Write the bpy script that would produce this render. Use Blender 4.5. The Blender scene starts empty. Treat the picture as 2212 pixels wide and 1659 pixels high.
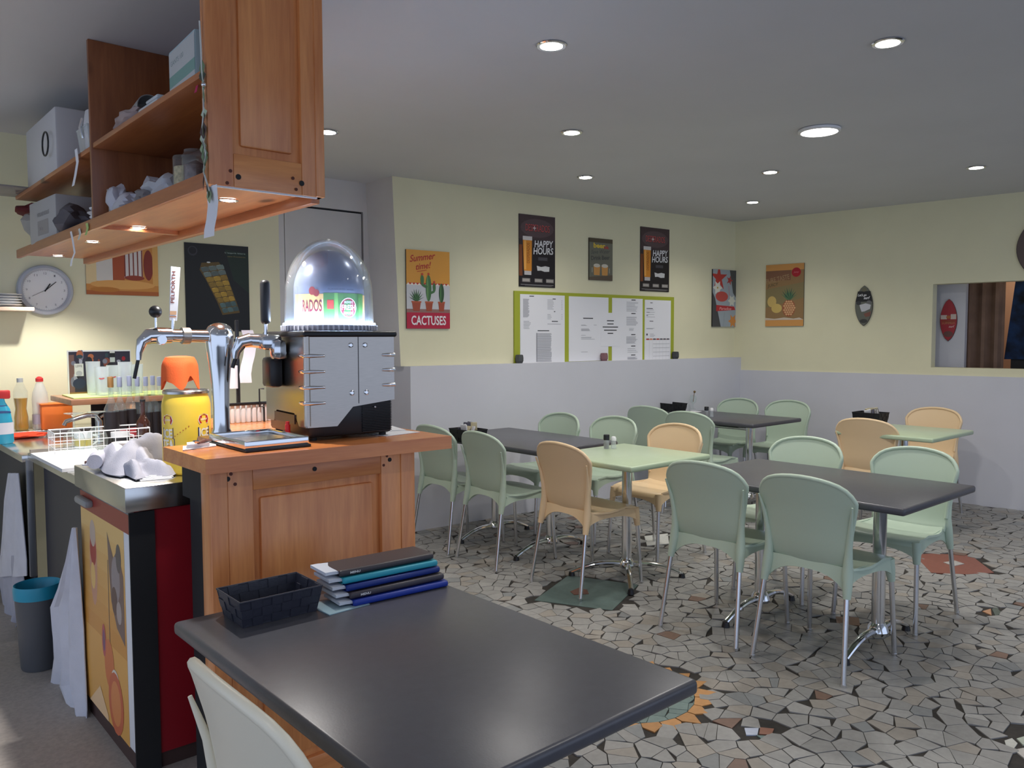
import bpy, bmesh, math, random
import numpy as np
from mathutils import Vector, Matrix
random.seed(7)
PI = math.pi
sc = bpy.context.scene
COL = sc.collection
# ------------------------------------------------------------------ camera, world, exposure
FPX, CX, CY, CAMH = 1747.0, 1106.0, 829.5, 1.45
_y, _p, _r = math.radians(48.8), math.radians(3.33), math.radians(0.17)
F0 = Vector((math.cos(_y), math.sin(_y), 0)); R0 = Vector((math.sin(_y), -math.cos(_y), 0)); UZ = Vector((0, 0, 1))
FW = F0*math.cos(_p) - UZ*math.sin(_p); _uc = UZ*math.cos(_p) + F0*math.sin(_p)
RT = R0*math.cos(_r) - _uc*math.sin(_r); UP = _uc*math.cos(_r) + R0*math.sin(_r)
CAM = Vector((0, 0, CAMH))
cam = bpy.data.cameras.new('camera'); cam.sensor_width = 36; cam.lens = FPX/2212*36; cam.clip_start = 0.02
co = bpy.data.objects.new('camera', cam); COL.objects.link(co)
co.matrix_world = Matrix(((RT.x, UP.x, -FW.x, 0), (RT.y, UP.y, -FW.y, 0), (RT.z, UP.z, -FW.z, CAMH), (0, 0, 0, 1)))
sc.camera = co
sc.view_settings.view_transform = 'Standard'; sc.view_settings.look = 'None'
sc.view_settings.exposure = 0.0; sc.view_settings.gamma = 1.0; sc.view_settings.use_curve_mapping = False
w = bpy.data.worlds.new('world'); sc.world = w; w.use_nodes = True
w.node_tree.nodes['Background'].inputs[0].default_value = (0.62, 0.74, 1.0, 1)
w.node_tree.nodes['Background'].inputs[1].default_value = 1.15
CEIL_W, BIG_W, SHELF_W = 33.0, 20.0, 45.0

def spot(name, loc, power, angle=130, col=(1, 0.95, 0.88), blend=0.9, rad=0.03):
    l = bpy.data.lights.new(name, 'SPOT'); l.energy = power; l.color = col; l.spot_size = math.radians(angle); l.spot_blend = blend; l.shadow_soft_size = rad
    o = bpy.data.objects.new(name, l); COL.objects.link(o); o.location = loc
    return o
# pixel <-> world helpers (a point of the photograph carried to the plane the thing really stands on)
def ray(x, y): return FW*FPX + RT*(x-CX) - UP*(y-CY)
def az(x, y, z):
    d = ray(x, y); return CAM + d*((z-CAMH)/d.z)
def pl(x, y, p, n):
    d = ray(x, y); p = Vector((p[0], p[1], 0)); n = Vector((n[0], n[1], 0)); return CAM + d*((p-CAM).dot(n)/d.dot(n))
def ay(x, y, Y): return pl(x, y, (0, Y), (0, 1))
def ax(x, y, X): return pl(x, y, (X, 0), (1, 0))
def proj(P):
    v = Vector(P)-CAM; return CX+FPX*v.dot(RT)/v.dot(FW), CY-FPX*v.dot(UP)/v.dot(FW)

# ------------------------------------------------------------------ materials
MATS = {}
def s2l(c): return tuple(((v/255.0+0.055)/1.055)**2.4 if v > 10 else v/255.0/12.92 for v in c)
def mat(name, col, rough=0.5, metal=0.0, noise=0.0, nscale=20.0, bump=0.0, bscale=60.0, trans=0.0, ior=1.45, emit=0.0, alpha=1.0, coat=0.0, spec=0.5, stretch=None, emitc=None):
    if name in MATS: return MATS[name]
    m = bpy.data.materials.new(name); m.use_nodes = True; nt = m.node_tree; b = nt.nodes['Principled BSDF']
    c = tuple(col)+(1,)
    b.inputs['Base Color'].default_value = c; b.inputs['Roughness'].default_value = rough; b.inputs['Metallic'].default_value = metal
    b.inputs['IOR'].default_value = ior; b.inputs['Transmission Weight'].default_value = trans; b.inputs['Alpha'].default_value = alpha
    b.inputs['Coat Weight'].default_value = coat; b.inputs['Specular IOR Level'].default_value = spec
    if emit: b.inputs['Emission Color'].default_value = (tuple(emitc)+(1,)) if emitc else c; b.inputs['Emission Strength'].default_value = emit
    if noise or bump:
        tc = nt.nodes.new('ShaderNodeTexCoord'); mp = nt.nodes.new('ShaderNodeMapping'); nt.links.new(tc.outputs['Object'], mp.inputs[0])
        if stretch: mp.inputs['Scale'].default_value = stretch
    if noise:
        n = nt.nodes.new('ShaderNodeTexNoise'); n.inputs['Scale'].default_value = nscale; n.inputs['Detail'].default_value = 4; nt.links.new(mp.outputs[0], n.inputs[0])
        r = nt.nodes.new('ShaderNodeValToRGB'); r.color_ramp.elements[0].position = 0.3; r.color_ramp.elements[1].position = 0.7
        r.color_ramp.elements[0].color = tuple(v*(1-noise) for v in col)+(1,); r.color_ramp.elements[1].color = tuple(min(1, v*(1+noise)) for v in col)+(1,)
        nt.links.new(n.outputs['Fac'], r.inputs[0]); nt.links.new(r.outputs[0], b.inputs['Base Color'])
    if bump:
        n2 = nt.nodes.new('ShaderNodeTexNoise'); n2.inputs['Scale'].default_value = bscale; n2.inputs['Detail'].default_value = 3; nt.links.new(mp.outputs[0], n2.inputs[0])
        bp = nt.nodes.new('ShaderNodeBump'); bp.inputs['Strength'].default_value = bump; bp.inputs['Distance'].default_value = 0.002
        nt.links.new(n2.outputs['Fac'], bp.inputs['Height']); nt.links.new(bp.outputs[0], b.inputs['Normal'])
    MATS[name] = m; return m
def wood(name, base, dark, axis='Z', rough=0.35, scale=1.0, knots=True):
    if name in MATS: return MATS[name]
    m = bpy.data.materials.new(name); m.use_nodes = True; nt = m.node_tree; b = nt.nodes['Principled BSDF']; L = nt.links.new
    tc = nt.nodes.new('ShaderNodeTexCoord'); mp = nt.nodes.new('ShaderNodeMapping'); L(tc.outputs['Object'], mp.inputs[0])
    s = {'X': (0.6, 7, 7), 'Y': (7, 0.6, 7), 'Z': (7, 7, 0.6)}[axis]; mp.inputs['Scale'].default_value = tuple(v*scale for v in s)
    n = nt.nodes.new('ShaderNodeTexNoise'); n.inputs['Scale'].default_value = 2.2; n.inputs['Detail'].default_value = 5; n.inputs['Distortion'].default_value = 0.6; L(mp.outputs[0], n.inputs[0])
    wv = nt.nodes.new('ShaderNodeTexNoise'); wv.inputs['Scale'].default_value = 16; wv.inputs['Detail'].default_value = 2; L(mp.outputs[0], wv.inputs[0])
    mx = nt.nodes.new('ShaderNodeMath'); mx.operation = 'MULTIPLY_ADD'; L(wv.outputs['Fac'], mx.inputs[0]); mx.inputs[1].default_value = 0.35; L(n.outputs['Fac'], mx.inputs[2])
    r = nt.nodes.new('ShaderNodeValToRGB'); r.color_ramp.elements[0].position = 0.45; r.color_ramp.elements[1].position = 0.9
    r.color_ramp.elements[0].color = tuple(dark)+(1,); r.color_ramp.elements[1].color = tuple(base)+(1,); L(mx.outputs[0], r.inputs[0])
    out = r.outputs[0]
    if knots:
        vo = nt.nodes.new('ShaderNodeTexVoronoi'); vo.inputs['Scale'].default_value = 1.0
        mp2 = nt.nodes.new('ShaderNodeMapping'); L(tc.outputs['Object'], mp2.inputs[0]); s2 = {'X': (2.2, 4.5, 4.5), 'Y': (4.5, 2.2, 4.5), 'Z': (4.5, 4.5, 2.2)}[axis]; mp2.inputs['Scale'].default_value = s2
        L(mp2.outputs[0], vo.inputs[0])
        rr = nt.nodes.new('ShaderNodeValToRGB'); rr.color_ramp.elements[0].position = 0.05; rr.color_ramp.elements[1].position = 0.13
        rr.color_ramp.elements[0].color = (1, 1, 1, 1); rr.color_ramp.elements[1].color = (0, 0, 0, 1); L(vo.outputs['Distance'], rr.inputs[0])
        mxx = nt.nodes.new('ShaderNodeMix'); mxx.data_type = 'RGBA'; L(rr.outputs[0], mxx.inputs[0]); L(out, mxx.inputs[6]); mxx.inputs[7].default_value = tuple(v*0.35 for v in dark)+(1,)
        out = mxx.outputs[2]
    L(out, b.inputs['Base Color']); b.inputs['Roughness'].default_value = rough; b.inputs['Coat Weight'].default_value = 0.25; b.inputs['Coat Roughness'].default_value = 0.25
    bp = nt.nodes.new('ShaderNodeBump'); bp.inputs['Strength'].default_value = 0.15; bp.inputs['Distance'].default_value = 0.001; L(wv.outputs['Fac'], bp.inputs['Height']); L(bp.outputs[0], b.inputs['Normal'])
    MATS[name] = m; return m
def attr_mat(name, rough=0.5, bump=0.2):
    m = bpy.data.materials.new(name); m.use_nodes = True; nt = m.node_tree; b = nt.nodes['Principled BSDF']
    a = nt.nodes.new('ShaderNodeAttribute'); a.attribute_name = 'tone'
    tc = nt.nodes.new('ShaderNodeTexCoord'); n = nt.nodes.new('ShaderNodeTexNoise'); n.inputs['Scale'].default_value = 45; n.inputs['Detail'].default_value = 4; nt.links.new(tc.outputs['Object'], n.inputs[0])
    mr = nt.nodes.new('ShaderNodeMapRange'); mr.inputs[3].default_value = 0.8; mr.inputs[4].default_value = 1.2; nt.links.new(n.outputs['Fac'], mr.inputs[0])
    v = nt.nodes.new('ShaderNodeVectorMath'); v.operation = 'SCALE'; nt.links.new(a.outputs['Color'], v.inputs[0]); nt.links.new(mr.outputs[0], v.inputs['Scale'])
    nt.links.new(v.outputs[0], b.inputs['Base Color']); b.inputs['Roughness'].default_value = rough
    bp = nt.nodes.new('ShaderNodeBump'); bp.inputs['Strength'].default_value = bump; bp.inputs['Distance'].default_value = 0.001; nt.links.new(n.outputs['Fac'], bp.inputs['Height']); nt.links.new(bp.outputs[0], b.inputs['Normal'])
    MATS[name] = m; return m
def emis(name, col, strength): return mat(name, col, emit=strength)

M_CHROME = mat('chrome', (0.78, 0.79, 0.80), 0.12, 1.0)
M_STEEL = mat('brushed steel', (0.47, 0.43, 0.385), 0.34, 1.0, noise=0.06, nscale=30, stretch=(1, 1, 30))
M_STEELTOP = mat('stainless worktop', (0.66, 0.66, 0.64), 0.22, 1.0, noise=0.05, nscale=12)
M_BLACK = mat('black plastic', (0.012, 0.012, 0.014), 0.35)
M_BLACKM = mat('matt black', (0.015, 0.015, 0.016), 0.7)
M_WHITE = mat('white plastic', (0.75, 0.75, 0.76), 0.45)
M_PAPER = mat('white paper', (0.80, 0.80, 0.83), 0.8, bump=0.1)
def thin(name, tint, rough=0.03, haze=0.0, ior=1.45, refl=1.0):
    m = bpy.data.materials.new(name); m.use_nodes = True; nt = m.node_tree; nt.nodes.remove(nt.nodes['Principled BSDF']); L = nt.links.new; out = nt.nodes['Material Output']
    tr = nt.nodes.new('ShaderNodeBsdfTransparent'); tr.inputs[0].default_value = tuple(tint)+(1,); gl = nt.nodes.new('ShaderNodeBsdfGlossy'); gl.inputs['Roughness'].default_value = rough
    fr = nt.nodes.new('ShaderNodeLayerWeight'); fr.inputs['Blend'].default_value = 0.5; p_ = nt.nodes.new('ShaderNodeMath'); p_.operation = 'POWER'; p_.inputs[1].default_value = 3.0; L(fr.outputs['Facing'], p_.inputs[0])
    q_ = nt.nodes.new('ShaderNodeMath'); q_.operation = 'MULTIPLY_ADD'; q_.inputs[1].default_value = 0.6; q_.inputs[2].default_value = 0.05; L(p_.outputs[0], q_.inputs[0]); mx = nt.nodes.new('ShaderNodeMixShader'); L(q_.outputs[0], mx.inputs[0]); L(tr.outputs[0], mx.inputs[1]); L(gl.outputs[0], mx.inputs[2])
    res = mx.outputs[0]
    if haze:
        df = nt.nodes.new('ShaderNodeBsdfDiffuse'); df.inputs[0].default_value = tuple(tint)+(1,); m2 = nt.nodes.new('ShaderNodeMixShader'); m2.inputs[0].default_value = haze; L(res, m2.inputs[1]); L(df.outputs[0], m2.inputs[2]); res = m2.outputs[0]
    L(res, out.inputs[0]); MATS[name] = m; return m
M_GLASS = thin('clear glass', (0.93, 0.97, 0.96), 0.02, 0.05)
M_PET = thin('clear plastic', (0.95, 0.97, 0.98), 0.05, 0.03, 1.4)
M_PET2 = thin('hazy plastic', (0.9, 0.93, 0.94), 0.1, 0.28, 1.45)
M_PINE = wood('honey pine', s2l((226, 152, 90)), s2l((190, 112, 60)), 'Z')
M_PINEX = wood('honey pine along', s2l((226, 152, 90)), s2l((190, 112, 60)), 'X')
M_PINEY = wood('honey pine deep', s2l((226, 152, 90)), s2l((190, 112, 60)), 'Y')
M_TOPW = wood('varnished counter wood', s2l((226, 146, 84)), s2l((198, 114, 60)), 'X', rough=0.22, knots=False)
M_TGREY = mat('slate laminate', s2l((74, 74, 80)), 0.32, noise=0.06, nscale=40, bump=0.05, bscale=200)
M_TGREEN = mat('pale green laminate', s2l((176, 192, 162)), 0.28, noise=0.03, nscale=10)
M_CGREEN = mat('sage green plastic', s2l((182, 199, 180)), 0.38, bump=0.08, bscale=350)
M_CBEIGE = mat('beige plastic', s2l((228, 200, 160)), 0.38, bump=0.08, bscale=350)
M_CCREAM = mat('cream plastic', s2l((222, 216, 196)), 0.36, bump=0.08, bscale=350)

# ------------------------------------------------------------------ mesh builder
class G:
    def __init__(s): s.v = []; s.f = []; s.m = []; s.sm = []
    def add(s, vs, fs, m=0, smooth=False, T=None):
        o = len(s.v)
        s.v += [tuple(T @ Vector(p)) if T is not None else tuple(p) for p in vs]
        for f in fs: s.f.append([i+o for i in f]); s.m.append(m); s.sm.append(smooth)
        return s
    def box(s, c, d, rz=0, m=0, T=None):
        x, y, z = d[0]/2, d[1]/2, d[2]/2
        vs = [(-x, -y, -z), (x, -y, -z), (x, y, -z), (-x, y, -z), (-x, -y, z), (x, -y, z), (x, y, z), (-x, y, z)]
        R = Matrix.Translation(Vector(c)) @ Matrix.Rotation(rz, 4, 'Z'); 
        if T is not None: R = T @ R
        return s.add(vs, [(3, 2, 1, 0), (4, 5, 6, 7), (0, 1, 5, 4), (1, 2, 6, 5), (2, 3, 7, 6), (3, 0, 4, 7)], m, False, R)
    def bx(s, a, b, m=0): return s.box([(a[i]+b[i])/2 for i in range(3)], [abs(b[i]-a[i]) for i in range(3)], 0, m)
    def rbox(s, c, d, r=0.005, seg=2, rz=0, m=0, T=None):
        bm = bmesh.new(); bmesh.ops.create_cube(bm, size=1.0)
        for v in bm.verts: v.co = Vector((v.co.x*d[0], v.co.y*d[1], v.co.z*d[2]))
        bmesh.ops.bevel(bm, geom=bm.edges[:], offset=min(r, min(d)*0.49), segments=seg, profile=0.5, affect='EDGES')
        R = Matrix.Translation(Vector(c)) @ Matrix.Rotation(rz, 4, 'Z')
        if T is not None: R = T @ R
        bm.verts.index_update(); s.add([v.co[:] for v in bm.verts], [[v.index for v in f.verts] for f in bm.faces], m, True, R); bm.free(); return s
    def prism(s, P, z0, z1, m=0, smooth=False, T=None):
        n = len(P); a = sum(P[i][0]*P[(i+1) % n][1]-P[(i+1) % n][0]*P[i][1] for i in range(n))
        if a < 0: P = P[::-1]
        vs = [(p[0], p[1], z0) for p in P]+[(p[0], p[1], z1) for p in P]
        fs = [list(range(n))[::-1], list(range(n, 2*n))]
        s.add(vs, fs, m, False, T); o = len(s.v)-2*n
        for i in range(n): s.f.append([o+i, o+(i+1) % n, o+n+(i+1) % n, o+n+i]); s.m.append(m); s.sm.append(smooth)
        return s
    def lathe(s, prof, c=(0, 0, 0), n=24, m=0, smooth=True, T=None, capb=True, capt=True):
        vs = []; fs = []
        for r, z in prof:
            for k in range(n): a = 2*PI*k/n; vs.append((c[0]+r*math.cos(a), c[1]+r*math.sin(a), c[2]+z))
        for i in range(len(prof)-1):
            for k in range(n): k2 = (k+1) % n; fs.append((i*n+k, i*n+k2, (i+1)*n+k2, (i+1)*n+k))
        if capb and prof[0][0] > 1e-6: fs.append(tuple(range(n))[::-1])
        if capt and prof[-1][0] > 1e-6: fs.append(tuple((len(prof)-1)*n+k for k in range(n)))
        return s.add(vs, fs, m, smooth, T)
    def tube(s, pts, r, n=10, m=0, closed=False, caps=True, flat=1.0):
        pts = [Vector(p) for p in pts]; N = len(pts); rs = r if isinstance(r, (list, tuple)) else [r]*N
        vs = []; fs = []; ref = None
        for i, p in enumerate(pts):
            if closed: t = (pts[(i+1) % N]-pts[i-1])
            else: t = pts[min(i+1, N-1)]-pts[max(i-1, 0)]
            t.normalize()
            if ref is None: ref = Vector((0, 0, 1)) if abs(t.z) < 0.9 else Vector((1, 0, 0))
            a = t.cross(ref); 
            if a.length < 1e-5: a = t.cross(Vector((0, 1, 0)))
            a.normalize(); b = a.cross(t).normalized(); ref = b
            for k in range(n):
                an = 2*PI*k/n; vs.append(tuple(p+a*(rs[i]*math.cos(an))+b*(rs[i]*flat*math.sin(an))))
        for i in range(N if closed else N-1):
            j = (i+1) % N
            for k in range(n): k2 = (k+1) % n; fs.append((i*n+k, i*n+k2, j*n+k2, j*n+k))
        s.add(vs, fs, m, True)
        if caps and not closed:
            o = len(s.v)-len(vs)
            s.f.append([o+k for k in range(n)][::-1]); s.m.append(m); s.sm.append(False)
            s.f.append([o+(N-1)*n+k for k in range(n)]); s.m.append(m); s.sm.append(False)
        return s
    def cyl(s, p0, p1, r0, r1=None, n=16, m=0): return s.tube([p0, p1], [r0, r1 if r1 is not None else r0], n, m)
    def ball(s, c, r, n=16, m=0, sc_=(1, 1, 1)):
        k = 8; prof = [(r*math.sin(PI*i/k), -r*math.cos(PI*i/k)) for i in range(k+1)]
        T = Matrix.Translation(Vector(c)) @ Matrix.Diagonal((sc_[0], sc_[1], sc_[2], 1)); prof[0] = (1e-5, -r); prof[-1] = (1e-5, r)
        return s.lathe(prof, (0, 0, 0), n, m, True, T, False, False)
    def sheet(s, grid, th=0.0, m=0, both=True):
        """grid[i][j] of points; th>0 gives thickness along the surface normal"""
        a, b = len(grid), len(grid[0]); P = [[Vector(p) for p in row] for row in grid]
        if th == 0:
            return s.add([p for row in P for p in row], [(i*b+j, i*b+j+1, (i+1)*b+j+1, (i+1)*b+j) for i in range(a-1) for j in range(b-1)], m, True)
        Q = []
        for i in range(a):
            for j in range(b):
                du = P[min(i+1, a-1)][j]-P[max(i-1, 0)][j]; dv = P[i][min(j+1, b-1)]-P[i][max(j-1, 0)]
                n = du.cross(dv); n = n.normalized() if n.length > 1e-9 else Vector((0, 0, 1)); Q.append(n)
        vs = [P[i][j]+Q[i*b+j]*th/2 for i in range(a) for j in range(b)]+[P[i][j]-Q[i*b+j]*th/2 for i in range(a) for j in range(b)]
        N = a*b; fs = []
        for i in range(a-1):
            for j in range(b-1):
                q = (i*b+j, (i+1)*b+j, (i+1)*b+j+1, i*b+j+1); fs.append(q); fs.append(tuple(x+N for x in q[::-1]))
        for i in range(a-1):
            fs.append((i*b, i*b+N, (i+1)*b+N, (i+1)*b)); fs.append((i*b+b-1, (i+1)*b+b-1, (i+1)*b+b-1+N, i*b+b-1+N))
        for j in range(b-1):
            fs.append((j, j+1, j+1+N, j+N)); o = (a-1)*b; fs.append((o+j, o+j+N, o+j+1+N, o+j+1))
        return s.add(vs, fs, m, True)

def mk(name, g, mats, parent=None, loc=None, rz=0, angle=35):
    me = bpy.data.meshes.new(name); me.from_pydata([tuple(v) for v in g.v], [], g.f)
    for m in (mats if isinstance(mats, (list, tuple)) else [mats]): me.materials.append(m)
    me.polygons.foreach_set('material_index', g.m); me.polygons.foreach_set('use_smooth', g.sm)
    if any(g.sm):
        try: me.set_sharp_from_angle(angle=math.radians(angle))
        except Exception: pass
    me.update()
    o = bpy.data.objects.new(name, me); COL.objects.link(o)
    if parent: o.parent = parent
    if loc is not None: o.location = loc
    if rz: o.rotation_euler = (0, 0, rz)
    return o
def tag(o, label, cat, group=None):
    o['label'] = label; o['category'] = cat
    if group: o['group'] = group
    return o
def thing(name, label, cat, loc=(0, 0, 0), rz=0, group=None):
    o = bpy.data.objects.new(name, None); COL.objects.link(o); o.empty_display_size = 0.05; o.location = loc; o.rotation_euler = (0, 0, rz)
    return tag(o, label, cat, group)
def struct(name, g, m, parent=None):
    o = mk(name, g, m, parent)
    if not parent: o['kind'] = 'structure'
    return o
KIDS = {}
def dup(root, loc, rz, label, group=None):
    r = root.copy(); COL.objects.link(r); r.location = loc; r.rotation_euler = (0, 0, rz); r['label'] = label
    if group: r['group'] = group
    for ch in list(root.children):
        c = ch.copy(); COL.objects.link(c); c.parent = r
        for g in list(ch.children): d = g.copy(); COL.objects.link(d); d.parent = c
    return r

# ------------------------------------------------------------------ flat print (posters, labels): coloured polygons a fraction of a mm proud
TXT = {}
def glyphs(s, bold=0.0, shear=0.0):
    k = (s, bold, shear)
    if k in TXT: return TXT[k]
    cu = bpy.data.curves.new('t', 'FONT'); cu.body = s; cu.size = 1.0; cu.offset = bold; cu.shear = shear; cu.resolution_u = 3
    o = bpy.data.objects.new('t', cu); TS.collection.objects.link(o); TVL.update()
    me = bpy.data.meshes.new_from_object(o)
    vs = [tuple(v.co[:2]) for v in me.vertices]; fs = [list(p.vertices) for p in me.polygons]
    TS.collection.objects.unlink(o); bpy.data.objects.remove(o); bpy.data.curves.remove(cu); bpy.data.meshes.remove(me)
    if vs:
        x0 = min(v[0] for v in vs); x1 = max(v[0] for v in vs); y0 = min(v[1] for v in vs); y1 = max(v[1] for v in vs)
        w_, h_ = max(x1-x0, 1e-6), max(y1-y0, 1e-6); vs = [((v[0]-x0)/w_, (v[1]-y0)/h_) for v in vs]
    TXT[k] = (vs, fs); return TXT[k]
TS = sc; TVL = bpy.context.view_layer
class Art:
    def __init__(s, warp=None, bound=None): s.bound = bound; s.g = G(); s.cols = []; s.k = 0; s.warp = warp
    def _m(s, col):
        col = tuple(col)
        if col not in s.cols: s.cols.append(col)
        return s.cols.index(col)
    def put(s, vs, fs, col):
        s.k += 1; off = 0.0004+0.00005*s.k
        if s.warp: V = [s.warp(x, y, off) for x, y in vs]
        else: V = [(x, -off, y) for x, y in vs]
        s.g.add(V, fs, s._m(col)); return s
    def poly(s, P, col):
        n = len(P); a = sum(P[i][0]*P[(i+1) % n][1]-P[(i+1) % n][0]*P[i][1] for i in range(n))
        if a < 0: P = P[::-1]
        if s.bound:
            for nx, ny, d in ((-1, 0, 0), (1, 0, s.bound[0]), (0, -1, 0), (0, 1, s.bound[1])): P = clip(P, nx, ny, d) if len(P) > 2 else P
            if len(P) < 3: return s
        return s.put(P, [list(range(len(P)))], col)
    def rect(s, x0, y0, x1, y1, col): return s.poly([(x0, y0), (x1, y0), (x1, y1), (x0, y1)], col)
    def ell(s, x, y, rx, ry, col, n=18, rot=0, a0=0, a1=2*PI):
        P = []
        for k in range(n):
            a = a0+(a1-a0)*k/(n if a1-a0 > 6.2 else n-1); u, v = rx*math.cos(a), ry*math.sin(a); P.append((x+u*math.cos(rot)-v*math.sin(rot), y+u*math.sin(rot)+v*math.cos(rot)))
        return s.poly(P, col)
    def line(s, x0, y0, x1, y1, w_, col):
        d = math.hypot(x1-x0, y1-y0) or 1; nx, ny = -(y1-y0)/d*w_/2, (x1-x0)/d*w_/2
        return s.poly([(x0+nx, y0+ny), (x0-nx, y0-ny), (x1-nx, y1-ny), (x1+nx, y1+ny)], col)
    def text(s, t, x0, y0, w_, h_, col, bold=0.0, shear=0.0, rot=0.0):
        vs, fs = glyphs(t, bold, shear); c, sn = math.cos(rot), math.sin(rot)
        return s.put([(x0+u*w_*c-v*h_*sn, y0+u*w_*sn+v*h_*c) for u, v in vs], fs, col)
    def star(s, x, y, r, n, col, inner=0.45, rot=0):
        return s.poly([(x+(r if k % 2 == 0 else r*inner)*math.cos(rot+PI*k/n), y+(r if k % 2 == 0 else r*inner)*math.sin(rot+PI*k/n)) for k in range(2*n)], col)
    def done(s, parent, name='print', rough=0.45):
        ms = [mat('ink %d %d %d' % c, s2l(c), rough) for c in s.cols]
        return mk(name, s.g, ms, parent)
# ------------------------------------------------------------------ the room
H = 2.62
A1 = math.radians(-3.9); D1 = Vector((math.cos(A1), math.sin(A1), 0)); N1 = Vector((-math.sin(A1), math.cos(A1), 0))   # back wall: along, away from the room
A2 = math.radians(96.9); D2 = Vector((math.cos(A2), math.sin(A2), 0)); N2 = Vector((math.sin(A2), -math.cos(A2), 0))      # right wall: along (deeper), away from the room
PB = Vector((3.31, 4.97, 0)); PR = Vector((7.5, 2.6, 0))
def isect(p, d, q, e):
    t = ((q.x-p.x)*e.y-(q.y-p.y)*e.x)/(d.x*e.y-d.y*e.x); return p+d*t
CORN = isect(PB, D1, PR, D2)
YR = 5.42
def yellow(name, c):
    m = mat(name, c, 0.75, noise=0.025, nscale=3, bump=0.12, bscale=70); return m
M_YEL = yellow('pale yellow wall paint', s2l((226, 221, 188)))
M_GRYW = mat('grey wall paint', s2l((206, 203, 200)), 0.75, noise=0.03, nscale=4, bump=0.1, bscale=70)
M_WAIN = mat('white wainscot paint', s2l((206, 206, 212)), 0.7, noise=0.02, nscale=3, bump=0.1, bscale=60)
M_CEIL = mat('ceiling paint', s2l((206, 206, 208)), 0.9, noise=0.02, nscale=2)
M_GROUT = mat('dark floor grout', s2l((46, 42, 38)), 0.8, noise=0.25, nscale=30, bump=0.4)
M_BARFL = mat('grey vinyl bar floor', s2l((170, 161, 153)), 0.6, noise=0.12, nscale=60, bump=0.3, bscale=90)
g = G().bx((-3.2, -3.2, -0.06), (9.6, 7.0, 0)); FLOOR = struct('floor', g, M_GROUT)
g = G().bx((-3.2, 1.0, 0.0), (0.8, YR, 0.0055)).bx((0.8, 2.3, 0), (1.5, YR, 0.0055)); mk('vinyl_covering', g, M_BARFL, FLOOR)
g = G().bx((-3.2, -3.2, H), (9.6, 7.0, H+0.08)); struct('ceiling', g, M_CEIL)
def wallbox(name, p, q, n, z0, z1, th, m, parent=None):
    P = [(p.x, p.y), (q.x, q.y), (q.x+n.x*th, q.y+n.y*th), (p.x+n.x*th, p.y+n.y*th)]
    return struct(name, G().prism(P, z0, z1), m, parent)
# back wall: yellow field with a leaning left end, white wainscot standing 8 cm proud below it
q0 = PB+N1*0.08; q0t = q0-D1*0.045; q1 = CORN+N1*0.08+D1*0.4; y1 = Vector((3.27, 6.2, 0))
wz = 1.235
pts = [(q0.x+0.01, q0.y, wz), (q1.x, q1.y, wz), (q1.x, q1.y, H), (q0t.x, q0t.y, H), (q0.x+0.01, y1.y, wz), (q1.x, y1.y, wz), (q1.x, y1.y, H), (q0t.x, y1.y, H)]
g = G().add(pts, [(0, 1, 2, 3), (5, 4, 7, 6), (1, 5, 6, 2), (0, 4, 5, 1), (3, 2, 6, 7)], 0); g.add(pts, [(4, 0, 3, 7)], 1)
wb = struct('wall_back', g, [M_YEL, M_GRYW])
p0 = PB+D1*0.045; P = [(p0.x, p0.y), (CORN.x, CORN.y), (CORN.x+0.3, 6.1), (p0.x, 6.1)]
struct('wainscot', G().prism(P, 0, wz), M_WAIN, wb)
# right wall with the serving hatch
hz0, hz1 = 1.172, 1.90
ha = PR+D2*0.327; hb = PR-D2*1.45; far = CORN+D2*0.6; near = PR-D2*6.0; TH = 0.13
g = G()
def quad2(a, b, z0, z1, th): g.prism([(a.x, a.y), (b.x, b.y), (b.x+N2.x*th, b.y+N2.y*th), (a.x+N2.x*th, a.y+N2.y*th)], z0, z1)
quad2(far, ha, 1.1, H, TH); quad2(hb, near, 1.1, H, TH); quad2(ha, hb, 1.1, hz0, TH); quad2(ha, hb, hz1, H, TH)
wr = struct('wall_right', g, M_YEL)
i2 = -N2*0.012
g = G(); a, b = far+i2, near+i2; quad2(a, b, 0, 1.105, 0.30); struct('wainscot', g, M_WAIN, wr)
pa = pl(2085, 700, PR+N2*.30, N2); pc_ = PR+N2*.30+D2*1.2
g = G(); g.prism([(pa.x, pa.y), (pc_.x, pc_.y), (pc_.x+N2.x*.08, pc_.y+N2.y*.08), (pa.x+N2.x*.08, pa.y+N2.y*.08)], 0, H); struct('trim_1', g, M_WAIN)
# the room beyond the hatch
M_ORW = mat('orange wall paint', s2l((200, 156, 122)), 0.8, noise=0.05, nscale=5); M_BRN = mat('brown wall paint', s2l((120, 96, 82)), 0.9, noise=0.15, nscale=8)
bc = PR+N2*1.3
g = G(); a, b = bc+D2*1.6, bc-D2*4; g.prism([(a.x, a.y), (b.x, b.y), (b.x+N2.x*.1, b.y+N2.y*.1), (a.x+N2.x*.1, a.y+N2.y*.1)], 0, H); struct('wall_beyond', g, M_ORW)
g = G(); a = PR+N2*0.385+D2*0.62; b = PR+N2*1.3+D2*0.62; g.prism([(a.x, a.y), (b.x, b.y), (b.x+D2.x*.1, b.y+D2.y*.1), (a.x+D2.x*.1, a.y+D2.y*.1)], 0, H); struct('wall_beyond_side', g, M_ORW)
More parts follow.
